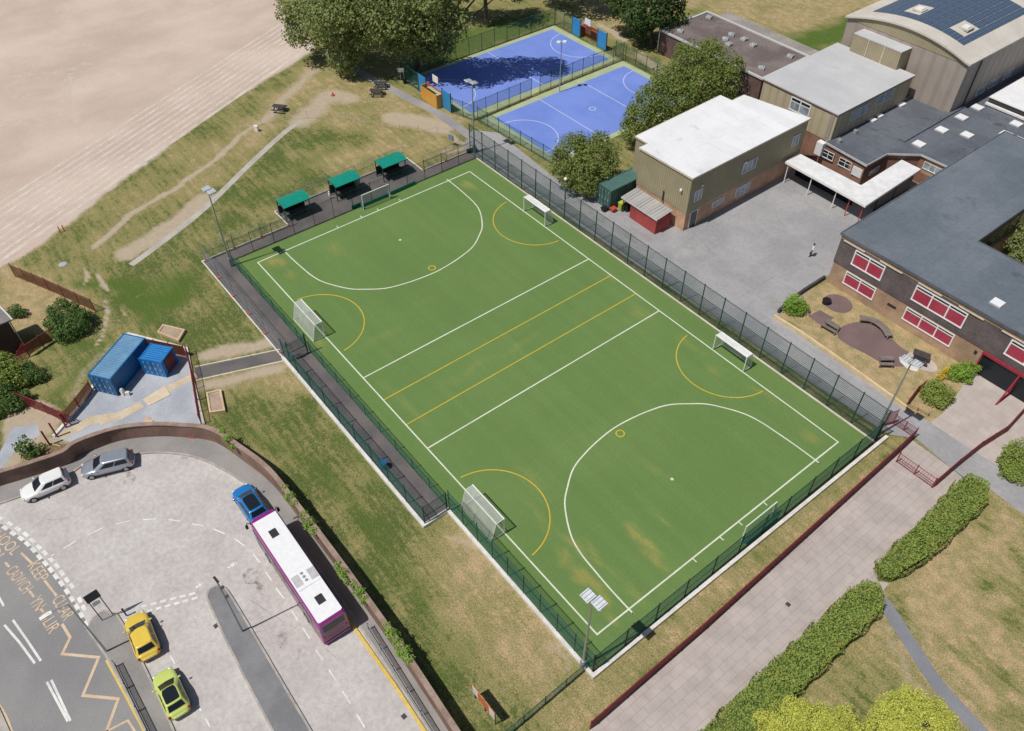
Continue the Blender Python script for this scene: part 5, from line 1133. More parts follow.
# ------------------------------------------------------------------ curved brick wall
def wall_top(mb, base=0):
    mb.v = [(x, y, z if z <= .01 else z + .4 * min(1, max(0, (x + 9) / 8))) for x, y, z in mb.v]; return mb
m = MB(); m.strip(WP, .28, 0, h=1.6); wall_top(m); t = m.build('brick_wall', M['brick_wall']); tag(t, 'long curved brick wall behind the car park pavement', 'wall'); ORG[t.name] = (0, 0, 0)
m = MB(); m.strip(WP, .4, 1.6, h=.07); wall_top(m); m.build('coping', M['coping'], t)
for u, v in ((436, 690), (463, 725), (331, 536)):
    pass
# guard rails
def guard(P, label, z0=.11):
    t = thing('guard_rail', label, 'railing', (*P[0], z0)); m = MB(); m.tube((*P[0], z0 + .8), (*P[-1], z0 + .8), .03); m.tube((*P[0], z0 + .15), (*P[-1], z0 + .15), .025); m.build('rail', M['grey_metal'], t)
    n = max(2, round(dist(P[0], P[-1]) / 1.9)); m = MB()
    m.wires(P[0], P[-1], z0 + .1, z0 + .75, .055, 0, .014); m.build('railing_bars', M['dark_metal'], t)
    for i in range(n + 1):
        q = lerp(P[0], P[-1], i / n); m = MB(); m.tube((*q, z0), (*q, z0 + .86), .04); m.build('post', M['dark_metal'], t)
guard([at(369, 630), at(437, 740)], 'grey guard rail along the kerb behind the parked bus'); guard([at(117, 667), at(151, 736)], 'grey guard rail on the pavement island beside the road')

# ------------------------------------------------------------------ street furniture on the car park
x, y = at(107, 652); t = thing('street_lamp', 'grey street lamp leaning its long arm over the road lettering', 'street lamp', (x, y, .11))
m = MB(); m.tube((x, y, .1), (x, y, 7), .08, .05); m.build('column', M['galv'], t); hx, hy = at(46, 616, 7.1)
m = MB(); m.tube((x, y, 6.95), (lerp((x, y), (hx, hy), .9)[0], lerp((x, y), (hx, hy), .9)[1], 7.15), .04); m.build('arm', M['galv'], t); m = MB(); m.cbox((hx, hy, 7.12), (.75, .26, .1), ang((x, y), (hx, hy))); m.build('lamp_head', M['white_metal'], t)
x, y = at(103, 621); t = thing('bus_stop_sign', 'dark square board on thin posts at the tip of the pavement island', 'sign', (x, y, .11))
for dx, dy in ((0, 0), (0, .75)): m = MB(); m.tube((x + dx, y + dy, .1), (x + dx, y + dy, 3.5), .035); m.build('post', M['dark_metal'], t)
m = MB(); m.cbox((x + .05, y + .38, 3.2), (.06, .95, .9), .06); m.build('board', plain('dark_blue_grey_board', (.025, .035, .05, 1), .4), t)
m = MB(); m.cbox((x + .05, y + .35, 2.3), (.05, .5, .4), .06); m.build('sign_plate', M['white_metal'], t)
x, y = at(106, 653); x += .15
x, y = at(243, 632); t = thing('street_lamp', 'dark lamp column with two small plates on the long tarmac island', 'street lamp', (x, y, .11))
m = MB(); m.tube((x, y, .1), (x, y, 7.6), .07, .045); m.build('column', M['grey_metal'], t); m = MB(); m.cbox((x + .2, y, 7.65), (.55, .16, .09), .1); m.build('lamp_head', M['dark_metal'], t)
for z in (5.0, 6.2): m = MB(); m.cbox((x, y + .1, z), (.03, .3, .35), .1); m.build('sign_plate', M['grey_metal'], t)
x, y = at(127, 616); m = MB(); m.tube((x, y, .11), (x, y, 1.0), .06, .05); m.ball((x, y, 1.02), .08, 8, 5); tag(m.build('bollard', M['black'], None, True), 'black bollard on the kerb in front of the yellow car', 'bollard')
t = thing('sign_board', 'orange and white notice board standing on the lawn by the low green fence', 'sign', (25.9, -23.45, 0))
for x in (24.8, 25.9, 27.0): m = MB(); m.cbox((x, -23.4, 1.0), (.07, .07, 2.0)); m.build('post', M['old_timber'], t)
m = MB(); m.box(24.7, -23.49, 1.0, 27.1, -23.45, 2.05); bd = m.build('board', M['orange_sign'], t)
for x0, x1 in ((24.72, 25.3), (26.5, 27.08)): m = MB(); m.box(x0, -23.5, 1.02, x1, -23.488, 2.03); m.build('pale_panel', M['white_metal'], bd)
x, y = at(6, 478); t = thing('rubbish_sack', 'grey blue rubbish sacks at the left edge beside the wall', 'sack', (x, y, 0), None); m = MB(); m.ball((x, y, .3), .38, 9, 6, (1.1, .9, .8)); m.ball((x + .45, y + .1, .22), .28, 9, 6, (1.1, 1, .8)); m.build('sack', M['grey_blue'], t, True)
for (u, v), mt, lab in (((621, 210), M['yellow_bin'], 'yellow green wheeled bin between the green container and the red shed'), ((627, 211), M['black'], 'black wheeled bin beside the red shed'), ((613, 211.5), M['red_plastic'], 'red crate at the foot of the green container'), ((604, 211), M['black'], 'black crate at the corner of the green container')):
    x, y = at(u, v); tall = 'wheeled' in lab; t = thing('wheelie_bin' if tall else 'crate', lab, 'bin' if tall else 'crate', (x, y, 0)); hh = 1.0 if tall else .45
    m = MB(); m.add([(x - .2, y - .25, .06), (x + .2, y - .25, .06), (x + .2, y + .2, .06), (x - .2, y + .2, .06), (x - .27, y - .32, hh), (x + .27, y - .32, hh), (x + .27, y + .3, hh), (x - .27, y + .3, hh)], [(3, 2, 1, 0), (4, 5, 6, 7), (0, 1, 5, 4), (1, 2, 6, 5), (2, 3, 7, 6), (3, 0, 4, 7)]); m.build('body', mt, t)
    m = MB(); m.cbox((x, y, hh + .04), (.6, .68, .06)); m.build('lid', mt, t)
    if tall:
        for s in (-1, 1): m = MB(); m.tube((x + s * .2, y + .26, .1), (x + s * .26, y + .26, .1), .1, None, 10); m.build('wheel', M['rubber_tyre'], t)

# ------------------------------------------------------------------ garden and lawn furniture
def picnic(label, u, v, rz, mat, L=1.7):
    x, y = at(u, v); t = thing('picnic_table', label, 'picnic table', (x, y, .02), None, True); t.rotation_euler = (0, 0, rz)
    m = MB(); [m.cbox((0, q, .73), (L, .14, .045)) for q in (-.3, -.15, 0, .15, .3)]; m.build('table_top', mat, t)
    for s in (-1, 1): m = MB(); [m.cbox((0, s * q, .43), (L, .14, .045)) for q in (.62, .77)]; m.build('seat', mat, t)
    for s in (-1, 1):
        m = MB(); m.cbox((s * L * .36, 0, .40), (.08, 1.5, .09)); m.tube((s * L * .36, -.5, 0), (s * L * .36, -.2, .72), .05, None, 6); m.tube((s * L * .36, .5, 0), (s * L * .36, .2, .72), .05, None, 6); m.build('leg', mat, t)
picnic('dark picnic table on the pale oval base in the garden', 919, 360, .35, M['dark_timber'], 1.5)
picnic('dark picnic table at the grass edge nearer the tarmac path', 377, 95, .9, M['dark_timber'], 1.8); picnic('dark picnic table at the grass edge nearer the trees', 381, 87.5, .9, M['dark_timber'], 1.8)
picnic('dark picnic table alone on the worn earth trail', 280, 111, .7, M['dark_timber'], 1.7)
def bench(label, P, mat, wd=.55):
    q = pts(P); t = thing('garden_bench', label, 'bench', (*q[0], 0)); m = MB(); m.strip(catmull(q, 4) if len(q) > 2 else q, wd, .40, h=.07); m.build('seat', mat, t)
    n = 4 if len(q) > 2 else 2; pp = catmull(q, 4) if len(q) > 2 else q
    for i in range(n):
        a = pp[int(i / (n - 1) * (len(pp) - 1))]; b_ = pp[len(pp) // 2]; a = lerp(a, b_, .08); m = MB(); m.cbox((a[0], a[1], .21), (.14, wd * .8, .4), .3); m.build('leg', mat, t)
bench('curved weathered bench around the plum play surface', [(859, 321), (871, 323), (882, 330), (888, 339)], M['old_timber'], .75)
t = bench('pale weathered bench with a low step between the two plum surfaces', [(825, 323.5), (837.5, 331)], M['old_timber'], .62)
bench('low plank seat in front of the pale weathered bench', [(820, 327), (834, 335)], M['old_timber'], .3)
bench('wooden bench at the lower edge of the plum surface', [(879, 361.5), (892, 361.5)], M['old_timber'], .55); bench('low plank seat at the lower edge of the plum surface', [(878.5, 367), (892, 367.5)], M['old_timber'], .35)
x, y = at(826, 303); t = thing('play_boulder', 'dark round seat in the middle of the small plum circle', 'seat', (x, y, 0)); m = MB(); m.tube((x, y, 0), (x, y, .4), .42, .36, 12); m.tube((x, y, .4), (x, y, .46), .45, .42, 12); m.build('seat', M['black'], t)
m = MB(); q = pts([(773, 317.5), (800, 334), (850, 369), (906, 409.5)]); m.strip(q, .22, 0, h=.4); t = m.build('garden_wall', surf('sandstone_edging', (.60, .45, .25), (.68, .55, .36), 1, 6, .9, .12, .2)); tag(t, 'low sandstone coloured wall edging the dry garden', 'wall')
m = MB(); q = pts([(778, 313), (789, 303), (803, 292.5), (824, 279)]); m.strip(q, .25, 0, h=.45); tag(m.build('garden_wall', M['dark_timber']), 'low dark wall between the playground and the dry garden', 'wall')
m = MB(); m.flat(pts([(899, 357), (905, 358), (912, 366), (919, 368), (917, 372), (907, 369), (900, 362)]), .026); struct(m, 'garden_slabs', M['white_concrete'], 'pale slabs beside the picnic table base')

# ------------------------------------------------------------------ person on the playground
def person(label, u, v, rz, hgt=1.55):
    x, y = at(u, v); t = thing('person', label, 'person', (x, y, .016), None, True); s = hgt / 1.75
    V = [(0, 0, .95), (0, 0, 1.12), (0, 0, 1.34), (0, .01, 1.47), (0, .02, 1.56), (0, .03, 1.66),
         (.10, 0, .90), (.12, .05, .50), (.12, -.06, .09), (.12, .09, .04), (-.10, 0, .90), (-.12, .16, .52), (-.12, .10, .10), (-.12, .25, .05),
         (.19, 0, 1.40), (.27, .02, 1.14), (.27, .2, .96), (-.19, 0, 1.40), (-.27, -.04, 1.14), (-.26, .08, .92), (.27, .27, .93), (-.26, .15, .86)]
    Eg = [(0, 1), (1, 2), (2, 3), (3, 4), (4, 5), (0, 6), (6, 7), (7, 8), (8, 9), (0, 10), (10, 11), (11, 12), (12, 13), (2, 14), (14, 15), (15, 16), (16, 20), (2, 17), (17, 18), (18, 19), (19, 21)]
    R_ = [.15, .14, .16, .06, .08, .10, .10, .075, .05, .045, .10, .075, .05, .045, .075, .05, .035, .075, .05, .035, .035, .035]
    me = bpy.data.meshes.new('person'); me.from_pydata([tuple(c * s for c in p) for p in V], Eg, []); ob = bpy.data.objects.new('person_tmp', me); COL.objects.link(ob)
    md = ob.modifiers.new('s', 'SKIN'); sv = me.skin_vertices[0].data
    for i, r in enumerate(R_): sv[i].radius = (r * s, r * s * .85)
    sv[0].use_root = True; ob.modifiers.new('d', 'SUBSURF').levels = 1
    bpy.context.view_layer.update(); m2 = bpy.data.meshes.new_from_object(ob.evaluated_get(bpy.context.evaluated_depsgraph_get())); bpy.data.objects.remove(ob)
    m2.materials.clear(); [m2.materials.append(M[q]) for q in ('skin', 'shirt', 'trouser', 'black')]
    for p in m2.polygons:
        z, ax_ = p.center.z / s, abs(p.center.x / s); p.use_smooth = True
        p.material_index = 0 if z > 1.46 else 3 if z < .1 else 2 if (z < .93 and ax_ < .2) else 0 if (ax_ > .235 and z < 1.08) else 1
    bo = bpy.data.objects.new('body', m2); COL.objects.link(bo); bo.parent = t
    m = MB(); m.ball((0, .01 * s, 1.69 * s), .115 * s, 10, 6, (1, 1.05, .85)); m.build('hair', M['hair'], t, True); t.rotation_euler = (0, 0, rz)
person('person in a white top and dark trousers walking across the playground', 810.5, 256.5, 2.2, 1.7)
# ------------------------------------------------------------------ buildings
def walls(root, name, poly, z0, z1, mat, cap=False):
    m = MB(); n = len(poly); a = sum(poly[i][0] * poly[(i + 1) % n][1] - poly[(i + 1) % n][0] * poly[i][1] for i in range(n))
    if a < 0: poly = poly[::-1]
    m.add([(x, y, z0) for x, y in poly] + [(x, y, z1) for x, y in poly], [(i, (i + 1) % n, n + (i + 1) % n, n + i) for i in range(n)])
    return m.build(name, mat, root)
def grow(poly, d):
    n = len(poly); a = sum(poly[i][0] * poly[(i + 1) % n][1] - poly[(i + 1) % n][0] * poly[i][1] for i in range(n)); s = 1 if a > 0 else -1; out = []
    for i in range(n):
        p0, p1, p2 = Vector(poly[i - 1]), Vector(poly[i]), Vector(poly[(i + 1) % n]); d1 = (p1 - p0).normalized(); d2 = (p2 - p1).normalized()
        n1 = Vector((d1.y, -d1.x)) * s; n2 = Vector((d2.y, -d2.x)) * s; b = (n1 + n2); b = b / max(.3, b.dot(n1)); q = p1 + b * d; out.append((q.x, q.y))
    return out
def slab(root, name, poly, z0, z1, mat, over=.1):
    m = MB(); m.prism(grow(poly, over), z0, z1); return m.build(name, mat, root)
def window(root, axis, c, s0, s1, z0, z1, out, n, pane=None, frame=None, transom=.3, fr=.07, deep=.05):
    """framed window on the wall axis=c, facing out (+1 or -1); n lights with a transom strip on top"""
    pane = pane or M['window_glass']; frame = frame or M['white_metal']; sgn = out
    def bx(m, a0, a1, b0, b1, d0, d1):
        lo, hi = sorted((c + sgn * d0, c + sgn * d1))
        if axis == 'y': m.box(a0, lo, b0, a1, hi, b1)
        else: m.box(lo, a0, b0, hi, a1, b1)
    m = MB(); bx(m, s0, s1, z0, z0 + fr, .0, deep + .03); bx(m, s0, s1, z1 - fr, z1, .0, deep)
    for i in range(n + 1):
        a = s0 + (s1 - s0 - fr) * i / n; bx(m, a, a + fr, z0 + fr, z1 - fr, .0, deep - .004)
    zt = z1 - (z1 - z0) * transom
    if transom: bx(m, s0 + fr, s1 - fr, zt, zt + fr * .8, .0, deep - .008)
    w_ = m.build('window', frame, root)
    m = MB(); bx(m, s0 + .03, s1 - .03, z0 + .03, (zt if transom else z1) - .0, .0, .018); m.build('pane', pane, w_)
    if transom: m = MB(); bx(m, s0 + .03, s1 - .03, zt, z1 - .03, .0, .018); m.build('top_pane', M['glass'], w_)
    return w_
def win_px(root, axis, c, P, out, n, **kw):
    """window placed by two opposite corners seen in the photo"""
    fn = on_x if axis == 'x' else on_y; q = [fn(u, v, c) for u, v in P]
    s = [a for a, b in q]; z = [b for a, b in q]
    return window(root, axis, c, min(s), max(s), min(z), max(z), out, n, **kw)
def skylight(root, u, v, z, sz=.9, h=.18, mat=None):
    x, y = at(u, v, z); m = MB(); m.cbox((x, y, z + h * .4), (sz * 1.08, sz * 1.08, h * .8)); sk = m.build('skylight', M['grey_panel'], root)
    m = MB(); m.cbox((x, y, z + h * .9), (sz, sz, h * .3)); m.build('dome', mat or M['bus_white'], sk)

# the tan clad hall with the white roof
P = [(-9.85, 25.35), (-2.35, 25.45), (-2.4, 44.9), (-10.5, 43.2), (-10.5, 41.0), (-12.2, 40.9), (-11.85, 26.7), (-9.85, 26.7)]
h = thing('hall_building', 'tan clad hall on an orange brick base with a bright white flat roof', 'building', (-6, 35, 0))
walls(h, 'brick_base', P, 0, 2.36, M['brick_orange']); walls(h, 'cladding', grow(P, .06), 2.36, 6.8, M['olive_clad']); m = MB(); m.prism(grow(P, .055), 2.33, 2.36); m.build('drip_trim', M['fascia_cream'], h)
slab(h, 'roof', P, 6.8, 6.92, M['roof_white'], .14); m = MB(); m.strip(grow(P, .17), .06, 6.74, True, .2); m.build('roof_edge_trim', M['fascia_cream'], h)
def win_c(root, axis, c, u, v, w_, h_, out, n, **kw):
    s, z = (on_x if axis == 'x' else on_y)(u, v, c); return window(root, axis, c, s - w_ / 2, s + w_ / 2, z - h_ / 2, z + h_ / 2, out, n, **kw)
for u, v, w_, n in ((698, 195, 1.25, 2), (749.5, 165.5, 2.4, 3), (795.5, 140, 1.3, 2)): win_c(h, 'x', -2.31, u, v, w_, 1.35, 1, n, transom=.0, pane=M['sky_glass'], fr=.1)
for u, v, w_, hh, n in ((742.5, 189.5, 2.5, 1.3, 3), (718, 202, 2.0, .8, 2)): win_c(h, 'x', -2.36, u, v, w_, hh, 1, n, transom=.0, pane=M['sky_glass'], fr=.1)
m = MB(); m.box(-2.38, 26.2, .05, -2.28, 27.3, 2.15); d_ = m.build('door', M['window_glass'], h); m = MB(); [m.box(-2.36, y, .05, -2.24, y + .08, 2.2) for y in (26.15, 27.27)]; m.box(-2.36, 26.15, 2.15, -2.24, 27.35, 2.23); m.build('door_frame', M['white_metal'], d_)
for x, y, z in ((-3.4, 25.2, 4.9), (-2.2, 27.2, 5.3), (-2.2, 34.2, 5.4)): m = MB(); m.cbox((x, y, z), (.22, .3, .18), .5); m.build('wall_light', M['white_metal'], h)
m = MB(); m.tube((-5.7, 25.2, 2.2), (-5.7, 25.2, 3.6), .06); m.build('vent_pipe', M['dark_metal'], h)
# small red shed
s = thing('brick_shed', 'small red painted shed with a corrugated roof against the hall', 'shed', (-6.9, 23.8, 0)); P = [(-9.2, 22.6), (-3.85, 22.55), (-3.75, 24.7), (-9.2, 24.75)]
P2 = [(-7.9, 22.6), (-3.85, 22.55), (-3.75, 24.7), (-7.9, 24.72)]
walls(s, 'wall', P2, 0, 2.0, M['shed_red']); m = MB(); m.tube((-9.1, 22.7, 0), (-9.1, 22.7, 2), .06); m.build('post', M['dark_metal'], s)
m = MB(); g_ = grow(P, .15); n = 60; x0, x1 = g_[0][0], g_[1][0]; vs0, vs1 = [], []
for i in range(n + 1):
    x = x0 + (x1 - x0) * i / n; z = 2.03 + .05 * (i % 2); vs0.append((x, 22.42, z)); vs1.append((x, 24.85, z + .25))
m.add(vs0 + vs1, [(i, i + 1, n + 2 + i, n + 1 + i) for i in range(n)]); m.build('corrugated_roof', M['corrug'], s)
m = MB(); m.box(-9.3, 22.4, 1.9, -3.7, 22.46, 2.06); m.build('roof_fascia', M['roof_grey'], s)

# the two storey block with a grey roof behind the hall
P = [(-11.7, 48.45), (-.85, 48.35), (-.85, 63.5), (-12.0, 63.5)]
h = thing('school_block', 'two storey tan block with a pale grey roof behind the hall', 'building', (-6, 56, 0))
walls(h, 'brick_base', P, 0, 3.3, M['brick_red']); walls(h, 'cladding', grow(P, .05), 3.3, 6.75, M['tan_clad']); slab(h, 'roof', P, 6.85, 7.0, M['roof_grey'], .2); m = MB(); m.prism(grow(P, .16), 6.7, 6.85); m.build('roof_fascia', M['brown_panel'], h)
win_c(h, 'y', 48.33, 800, 107, 2.9, 1.7, -1, 2, pane=M['sky_glass'], fr=.14, transom=.35)
for u, v in ((860, 111.5), (884.5, 97)): win_c(h, 'x', -.78, u, v, 3.6, 1.3, 1, 2, transom=0, pane=M['sky_glass'])
m = MB(); m.box(-1.6, 48.2, 3.3, -1.1, 48.38, 6.6); m.build('corner_panel', M['taupe_clad'], h)

# sports hall with barrel roof and solar panels
gx0, gx1, gy0, gy1, ez = -12.4, 4.5, 64.95, 118, 9.9
h = thing('sports_hall', 'large taupe sports hall with a curved cream roof carrying solar panels', 'building', (-4, 66, 0))
def arc(x): t_ = (x - gx0) / (gx1 - gx0); return ez + 1.5 * (1 - (2 * t_ - 1) ** 2)
N = 24; XS = [gx0 + (gx1 - gx0) * i / N for i in range(N + 1)]
m = MB(); m.box(gx0, gy0, 0, gx1, gy1, ez - .12); m.build('wall', M['taupe_clad'], h)
m = MB()
for y in (gy0 - .05, gy1 + .05):
    m.add([(x, y, ez - .12) for x in XS] + [(x, y, arc(x) - .05) for x in XS], [(i, i + 1, N + 2 + i, N + 1 + i) for i in range(N)])
for x in (gx0 - .05, gx1 + .05): m.quad((x, gy0 - .05, ez - .12), (x, gy1, ez - .12), (x, gy1, ez), (x, gy0 - .05, ez))
m.build('gable_band', M['olive_clad'], h)
XR = [gx0 - .3 + (gx1 - gx0 + .6) * i / N for i in range(N + 1)]
m = MB(); vs = []
for y in (gy0 - .35, gy1 + .35):
    for dz in (0, .22): vs += [(x, y, arc(min(max(x, gx0), gx1)) - .02 + dz) for x in XR]
n = N + 1; fs = []
for i in range(N): fs += [(n + i, n + i + 1, 3 * n + i + 1, 3 * n + i), (i + 1, i, 2 * n + i, 2 * n + i + 1), (i, i + 1, n + i + 1, n + i), (2 * n + i + 1, 2 * n + i, 3 * n + i, 3 * n + i + 1)]
fs += [(0, n, 3 * n, 2 * n), (N, 2 * n + N, 3 * n + N, n + N)]
m.add(vs, fs); roof = m.build('roof', M['roof_cream'], h)
sky_at = [at(922, 5, 12.2), at(968.5, 22.7, 12.0)]
np_ = 0
x_ = -10.46
while x_ < 2.5:
    for j in range(9):
        y0 = 67.0 + j * 1.72; x1 = x_ + .98; cx_, cy_ = x_ + .5, y0 + .83
        if any(abs(cx_ - sx) < .95 and abs(cy_ - sy) < 1.1 for sx, sy in sky_at): continue
        za, zb = arc(x_) + .27, arc(x1) + .27; m = MB()
        m.add([(x_, y0, za), (x1, y0, zb), (x1, y0 + 1.62, zb), (x_, y0 + 1.62, za), (x_, y0, za - .04), (x1, y0, zb - .04), (x1, y0 + 1.62, zb - .04), (x_, y0 + 1.62, za - .04)],
              [(0, 1, 2, 3), (7, 6, 5, 4), (4, 5, 1, 0), (5, 6, 2, 1), (6, 7, 3, 2), (7, 4, 0, 3)])
        if np_ < 100: m.build('solar_panel', M['solar'], h); np_ += 1
    x_ += 1.06
for sx, sy in sky_at: m = MB(); z = arc(sx) + .25; m.cbox((sx, sy, z + .1), (1.3, 1.5, .2)); sk = m.build('skylight', M['roof_cream'], h); m = MB(); m.cbox((sx, sy, z + .25), (.8, .9, .14)); m.build('dome', M['bus_white'], sk)
for u, v in ((981, 89.5), (993, 82.5), (1008, 73.5)): win_c(h, 'x', gx1 + .01, u, v, 2.0, 1.2, 1, 2, transom=0, pane=M['sky_glass'])
m = MB(); m.tube((gx1 + .12, 67.9, 3.6), (gx1 + .12, 67.9, ez), .08); m.build('drain_pipe', M['dark_metal'], h)
P = [at(855.5, 32.8, 9.3), at(901, 52.7, 9.3), at(919.5, 44.8, 9.3), at(866, 24.6, 9.3)]; ya = (P[0][1] + P[1][1]) / 2; P = [(P[0][0], ya), (P[1][0], ya), (P[1][0] + .1, gy0 - .06), (P[0][0], gy0 - .06)]
h2 = thing('plant_room', 'small flat roofed room with ribbed olive panels in front of the sports hall gable', 'building', (*P[0], 7.0))
walls(h2, 'cladding', P, 3.6, 9.2, M['olive_clad']); slab(h2, 'roof', P, 9.2, 9.34, M['roof_grey'], .04)
for f_ in (.33, .66): m = MB(); x = P[0][0] + (P[1][0] - P[0][0]) * f_; m.box(x - .05, ya - .05, 6.9, x + .05, ya - .003, 9.2); m.build('panel_strip', M['fascia_cream'], h2)

# low link building
P = [(-.78, 47.75), (4.9, 47.3), (4.95, 51.2), (7.6, 54.2), (12.86, 54.35), (12.86, 61.2), (48, 61.2), (48, 90), (4.6, 90), (4.6, 64.9), (-.78, 64.9)]
h = thing('link_building', 'low red brown brick link building with a dark felt roof and many skylights', 'building', (2, 50, 0))
walls(h, 'wall', P, 0, 3.4, M['brick_red']); slab(h, 'roof', P, 3.4, 3.56, M['roof_felt_dark'], .18); m = MB(); m.strip(grow(P, .2), .07, 3.36, True, .24); m.build('roof_edge', M['roof_grey'], h)
for u, v in ((1005.5, 134.8), (1016, 124.4), (1018.8, 140.6), (977.3, 108), (961.4, 117.9), (941.5, 130.5), (966.8, 135.5), (918.8, 144.6), (899.3, 104.3), (929.3, 102)): skylight(h, u, v, 3.56, 1.15)
for u, v in ((871.9, 120.2), (878.4, 116)): skylight(h, u, v, 3.56, .85)
for u, v in ((855, 132.9), (839, 142.3)): x, y = at(u, v, 3.56); m = MB(); m.tube((x, y, 3.5), (x, y, 3.95), .28, .24, 10); m.build('roof_vent', M['grey_metal'], h)
m = MB(); a, b_ = at(901, 141, 3.6), at(963, 105, 3.6); m.strip([a, b_], .9, 3.55, h=.2); m.build('roof_ridge', M['roof_felt_dark'], h)
for Q, n in ((((822.5, 154), (833, 161.5)), 2), (((839, 162), (851, 170)), 2)): q = [on_y(u, v, 47.6) for u, v in Q]; yb = 47.42; window(h, 'y', yb + .06, min(a[0] for a in q), max(a[0] for a in q), 1.75, 2.75, -1, n, transom=.45)
q = [on_y(u, v, 47.5) for u, v in ((853, 170), (861, 178))]; m = MB(); m.box(q[0][0], 47.25, 1.55, q[1][0], 47.34, 2.65); m.build('wall_panel', M['white_metal'], h)
x, y = at(820.5, 146, 3.0); m = MB(); m.box(-1.7, 47.0, 1.9, -.8, 47.7, 3.5); m.build('air_unit', M['white_metal'], h)
win_px(h, 'x', 4.95, ((868, 176), (880, 165)), 1, 2, transom=0, pane=M['sky_glass'])
m = MB(); m.box(7.65, 54.22, 1.4, 11.2, 54.28, 3.3); m.build('tan_wall_panel', M['brick_tan'], h); window(h, 'y', 54.2, 8.3, 10.6, 2.0, 2.9, -1, 3, transom=0, pane=M['sky_glass'])
# covered way
P = [(-1.85, 41.75), (9.1, 41.5), (8.75, 52.6), (6.35, 52.6), (6.55, 44.38), (-1.75, 44.33)]
c = thing('covered_walkway', 'L shaped white canopy on slim posts in front of the school doors', 'canopy', (0, 42, 0))
slab(c, 'canopy_roof', P, 2.62, 2.74, M['canopy_white'], .03); m = MB(); m.strip([(-1.9, 44.3), (-1.9, 41.68), (9.18, 41.43), (8.82, 52.6)], .06, 2.48, h=.27); m.build('gutter', M['white_metal'], c)
m = MB(); m.box(-1.7, 44.15, 0, 6.35, 44.22, 2.5); m.build('canopy_dark_panel', M['glass'], c); m = MB(); [m.box(-1.7 + i * 1.34, 44.09, 0, -1.64 + i * 1.34, 44.14, 2.5) for i in range(7)]; m.build('dark_panel_bars', M['dark_metal'], c)  # dark panel and bars added to deepen the shade under the canopy
for x, mt in ((-1.5, 'white_metal'), (1.85, 'white_metal'), (5.25, 'white_metal'), (7.05, 'red_plastic'), (8.8, 'red_plastic')): m = MB(); m.tube((x, 41.85, 0), (x, 41.85, 2.62), .06); m.build('post', M[mt], c)
for y in (45, 48.5): m = MB(); m.box(8.6, y, 0, 8.72, y + 3.3, 2.5); m.build('side_screen', M['dark_metal'], c)

# two storey classroom block
Z = 6.2; yF = 30.78; xL = 12.9; P = [(xL, yF), (60, yF), (60, 39.6), (21.55, 39.6), (21.55, 61), (xL, 61)]
h = thing('classroom_block', 'two storey classroom block with dark tile hung walls and red window blinds', 'building', (20, 32, 0))
walls(h, 'brick_base', P, 0, 2.72, M['brick_tan']); walls(h, 'hung_tile_wall', grow(P, .07), 2.72, 5.6, M['hung_tile']); walls(h, 'fascia', grow(P, .1), 5.6, 6.02, M['brick_tan']); slab(h, 'roof', P, 6.02, 6.2, M['roof_felt'], .22); m = MB(); m.strip(grow(P, .2), .1, 6.0, True, .28); m.build('roof_edge', M['roof_felt_dark'], h)
m = MB(); x = xL + .3
while x < 44: m.box(x, yF - .19, 5.52, min(x + 2.4, 60), yF - .112, 5.62); x += 4.1
m.build('gutter', M['fascia_cream'], h)
yT, yB = yF - .075, yF - .005
for Q, n in ((((856.6, 248.4), (881, 279)), 2), (((917.6, 284), (963, 325)), 3), (((1013.5, 337), (1066, 385)), 3)):
    q = [on_y(u, v, yT) for u, v in Q]; window(h, 'y', yT, q[0][0], q[1][0], 3.5, 5.3, -1, n, pane=M['red_blind'], transom=.25, fr=.13)
for Q, n in ((((846, 273), (872, 300)), 2), (((906, 308.7), (949, 347)), 3)):
    q = [on_y(u, v, yB) for u, v in Q]; window(h, 'y', yB, q[0][0], q[1][0], .95, 2.5, -1, n, pane=M['red_blind'], transom=.25, fr=.12)
# dark sheet on the wall face stands in for the shaded entrance recess
ex0 = on_y(985, 352, yF)[0]
m = MB(); m.box(ex0, yF - .06, .02, 46, yF - .01, 2.45); m.build('entrance_dark_sheet', M['glass'], h)
m = MB(); m.box(ex0 - .1, yF - .28, 2.45, 46, yF - .015, 2.7); [m.box(x, yF - .2, 0, x + .14, yF - .07, 2.45) for x in (ex0 - .1, ex0 + 3.4, ex0 + 7)]; m.build('entrance_frame', mr, h)
m = MB(); x = ex0 + 3.5; m.box(x - .12, yF - 2.3, .02, x + .02, yF - .3, .14); m.tube((x - .05, yF - 2.2, 0), (x - .05, yF - .3, 2.5), .07); m.build('entrance_brace', mr, h)
x, z = on_y(977, 347, yF); m = MB(); m.box(x, yF - .1, 1.9, x + .25, yF - .01, 2.2); m.build('wall_lamp', M['dark_metal'], h)
x, z = on_y(888, 303, yF); m = MB(); m.box(x, yF - .05, 1.5, x + .9, yF - .01, 1.75); m.build('wall_vent', M['dark_metal'], h)
for u, v in ((997, 303.5),): skylight(h, u, v, 6.2, .95)
m = MB(); [m.box(21.57, 41 + i * 2.1, 3.3, 21.64, 42.6 + i * 2.1, 5.2) for i in range(8)]; m.build('courtyard_glazing', M['glass'], h)
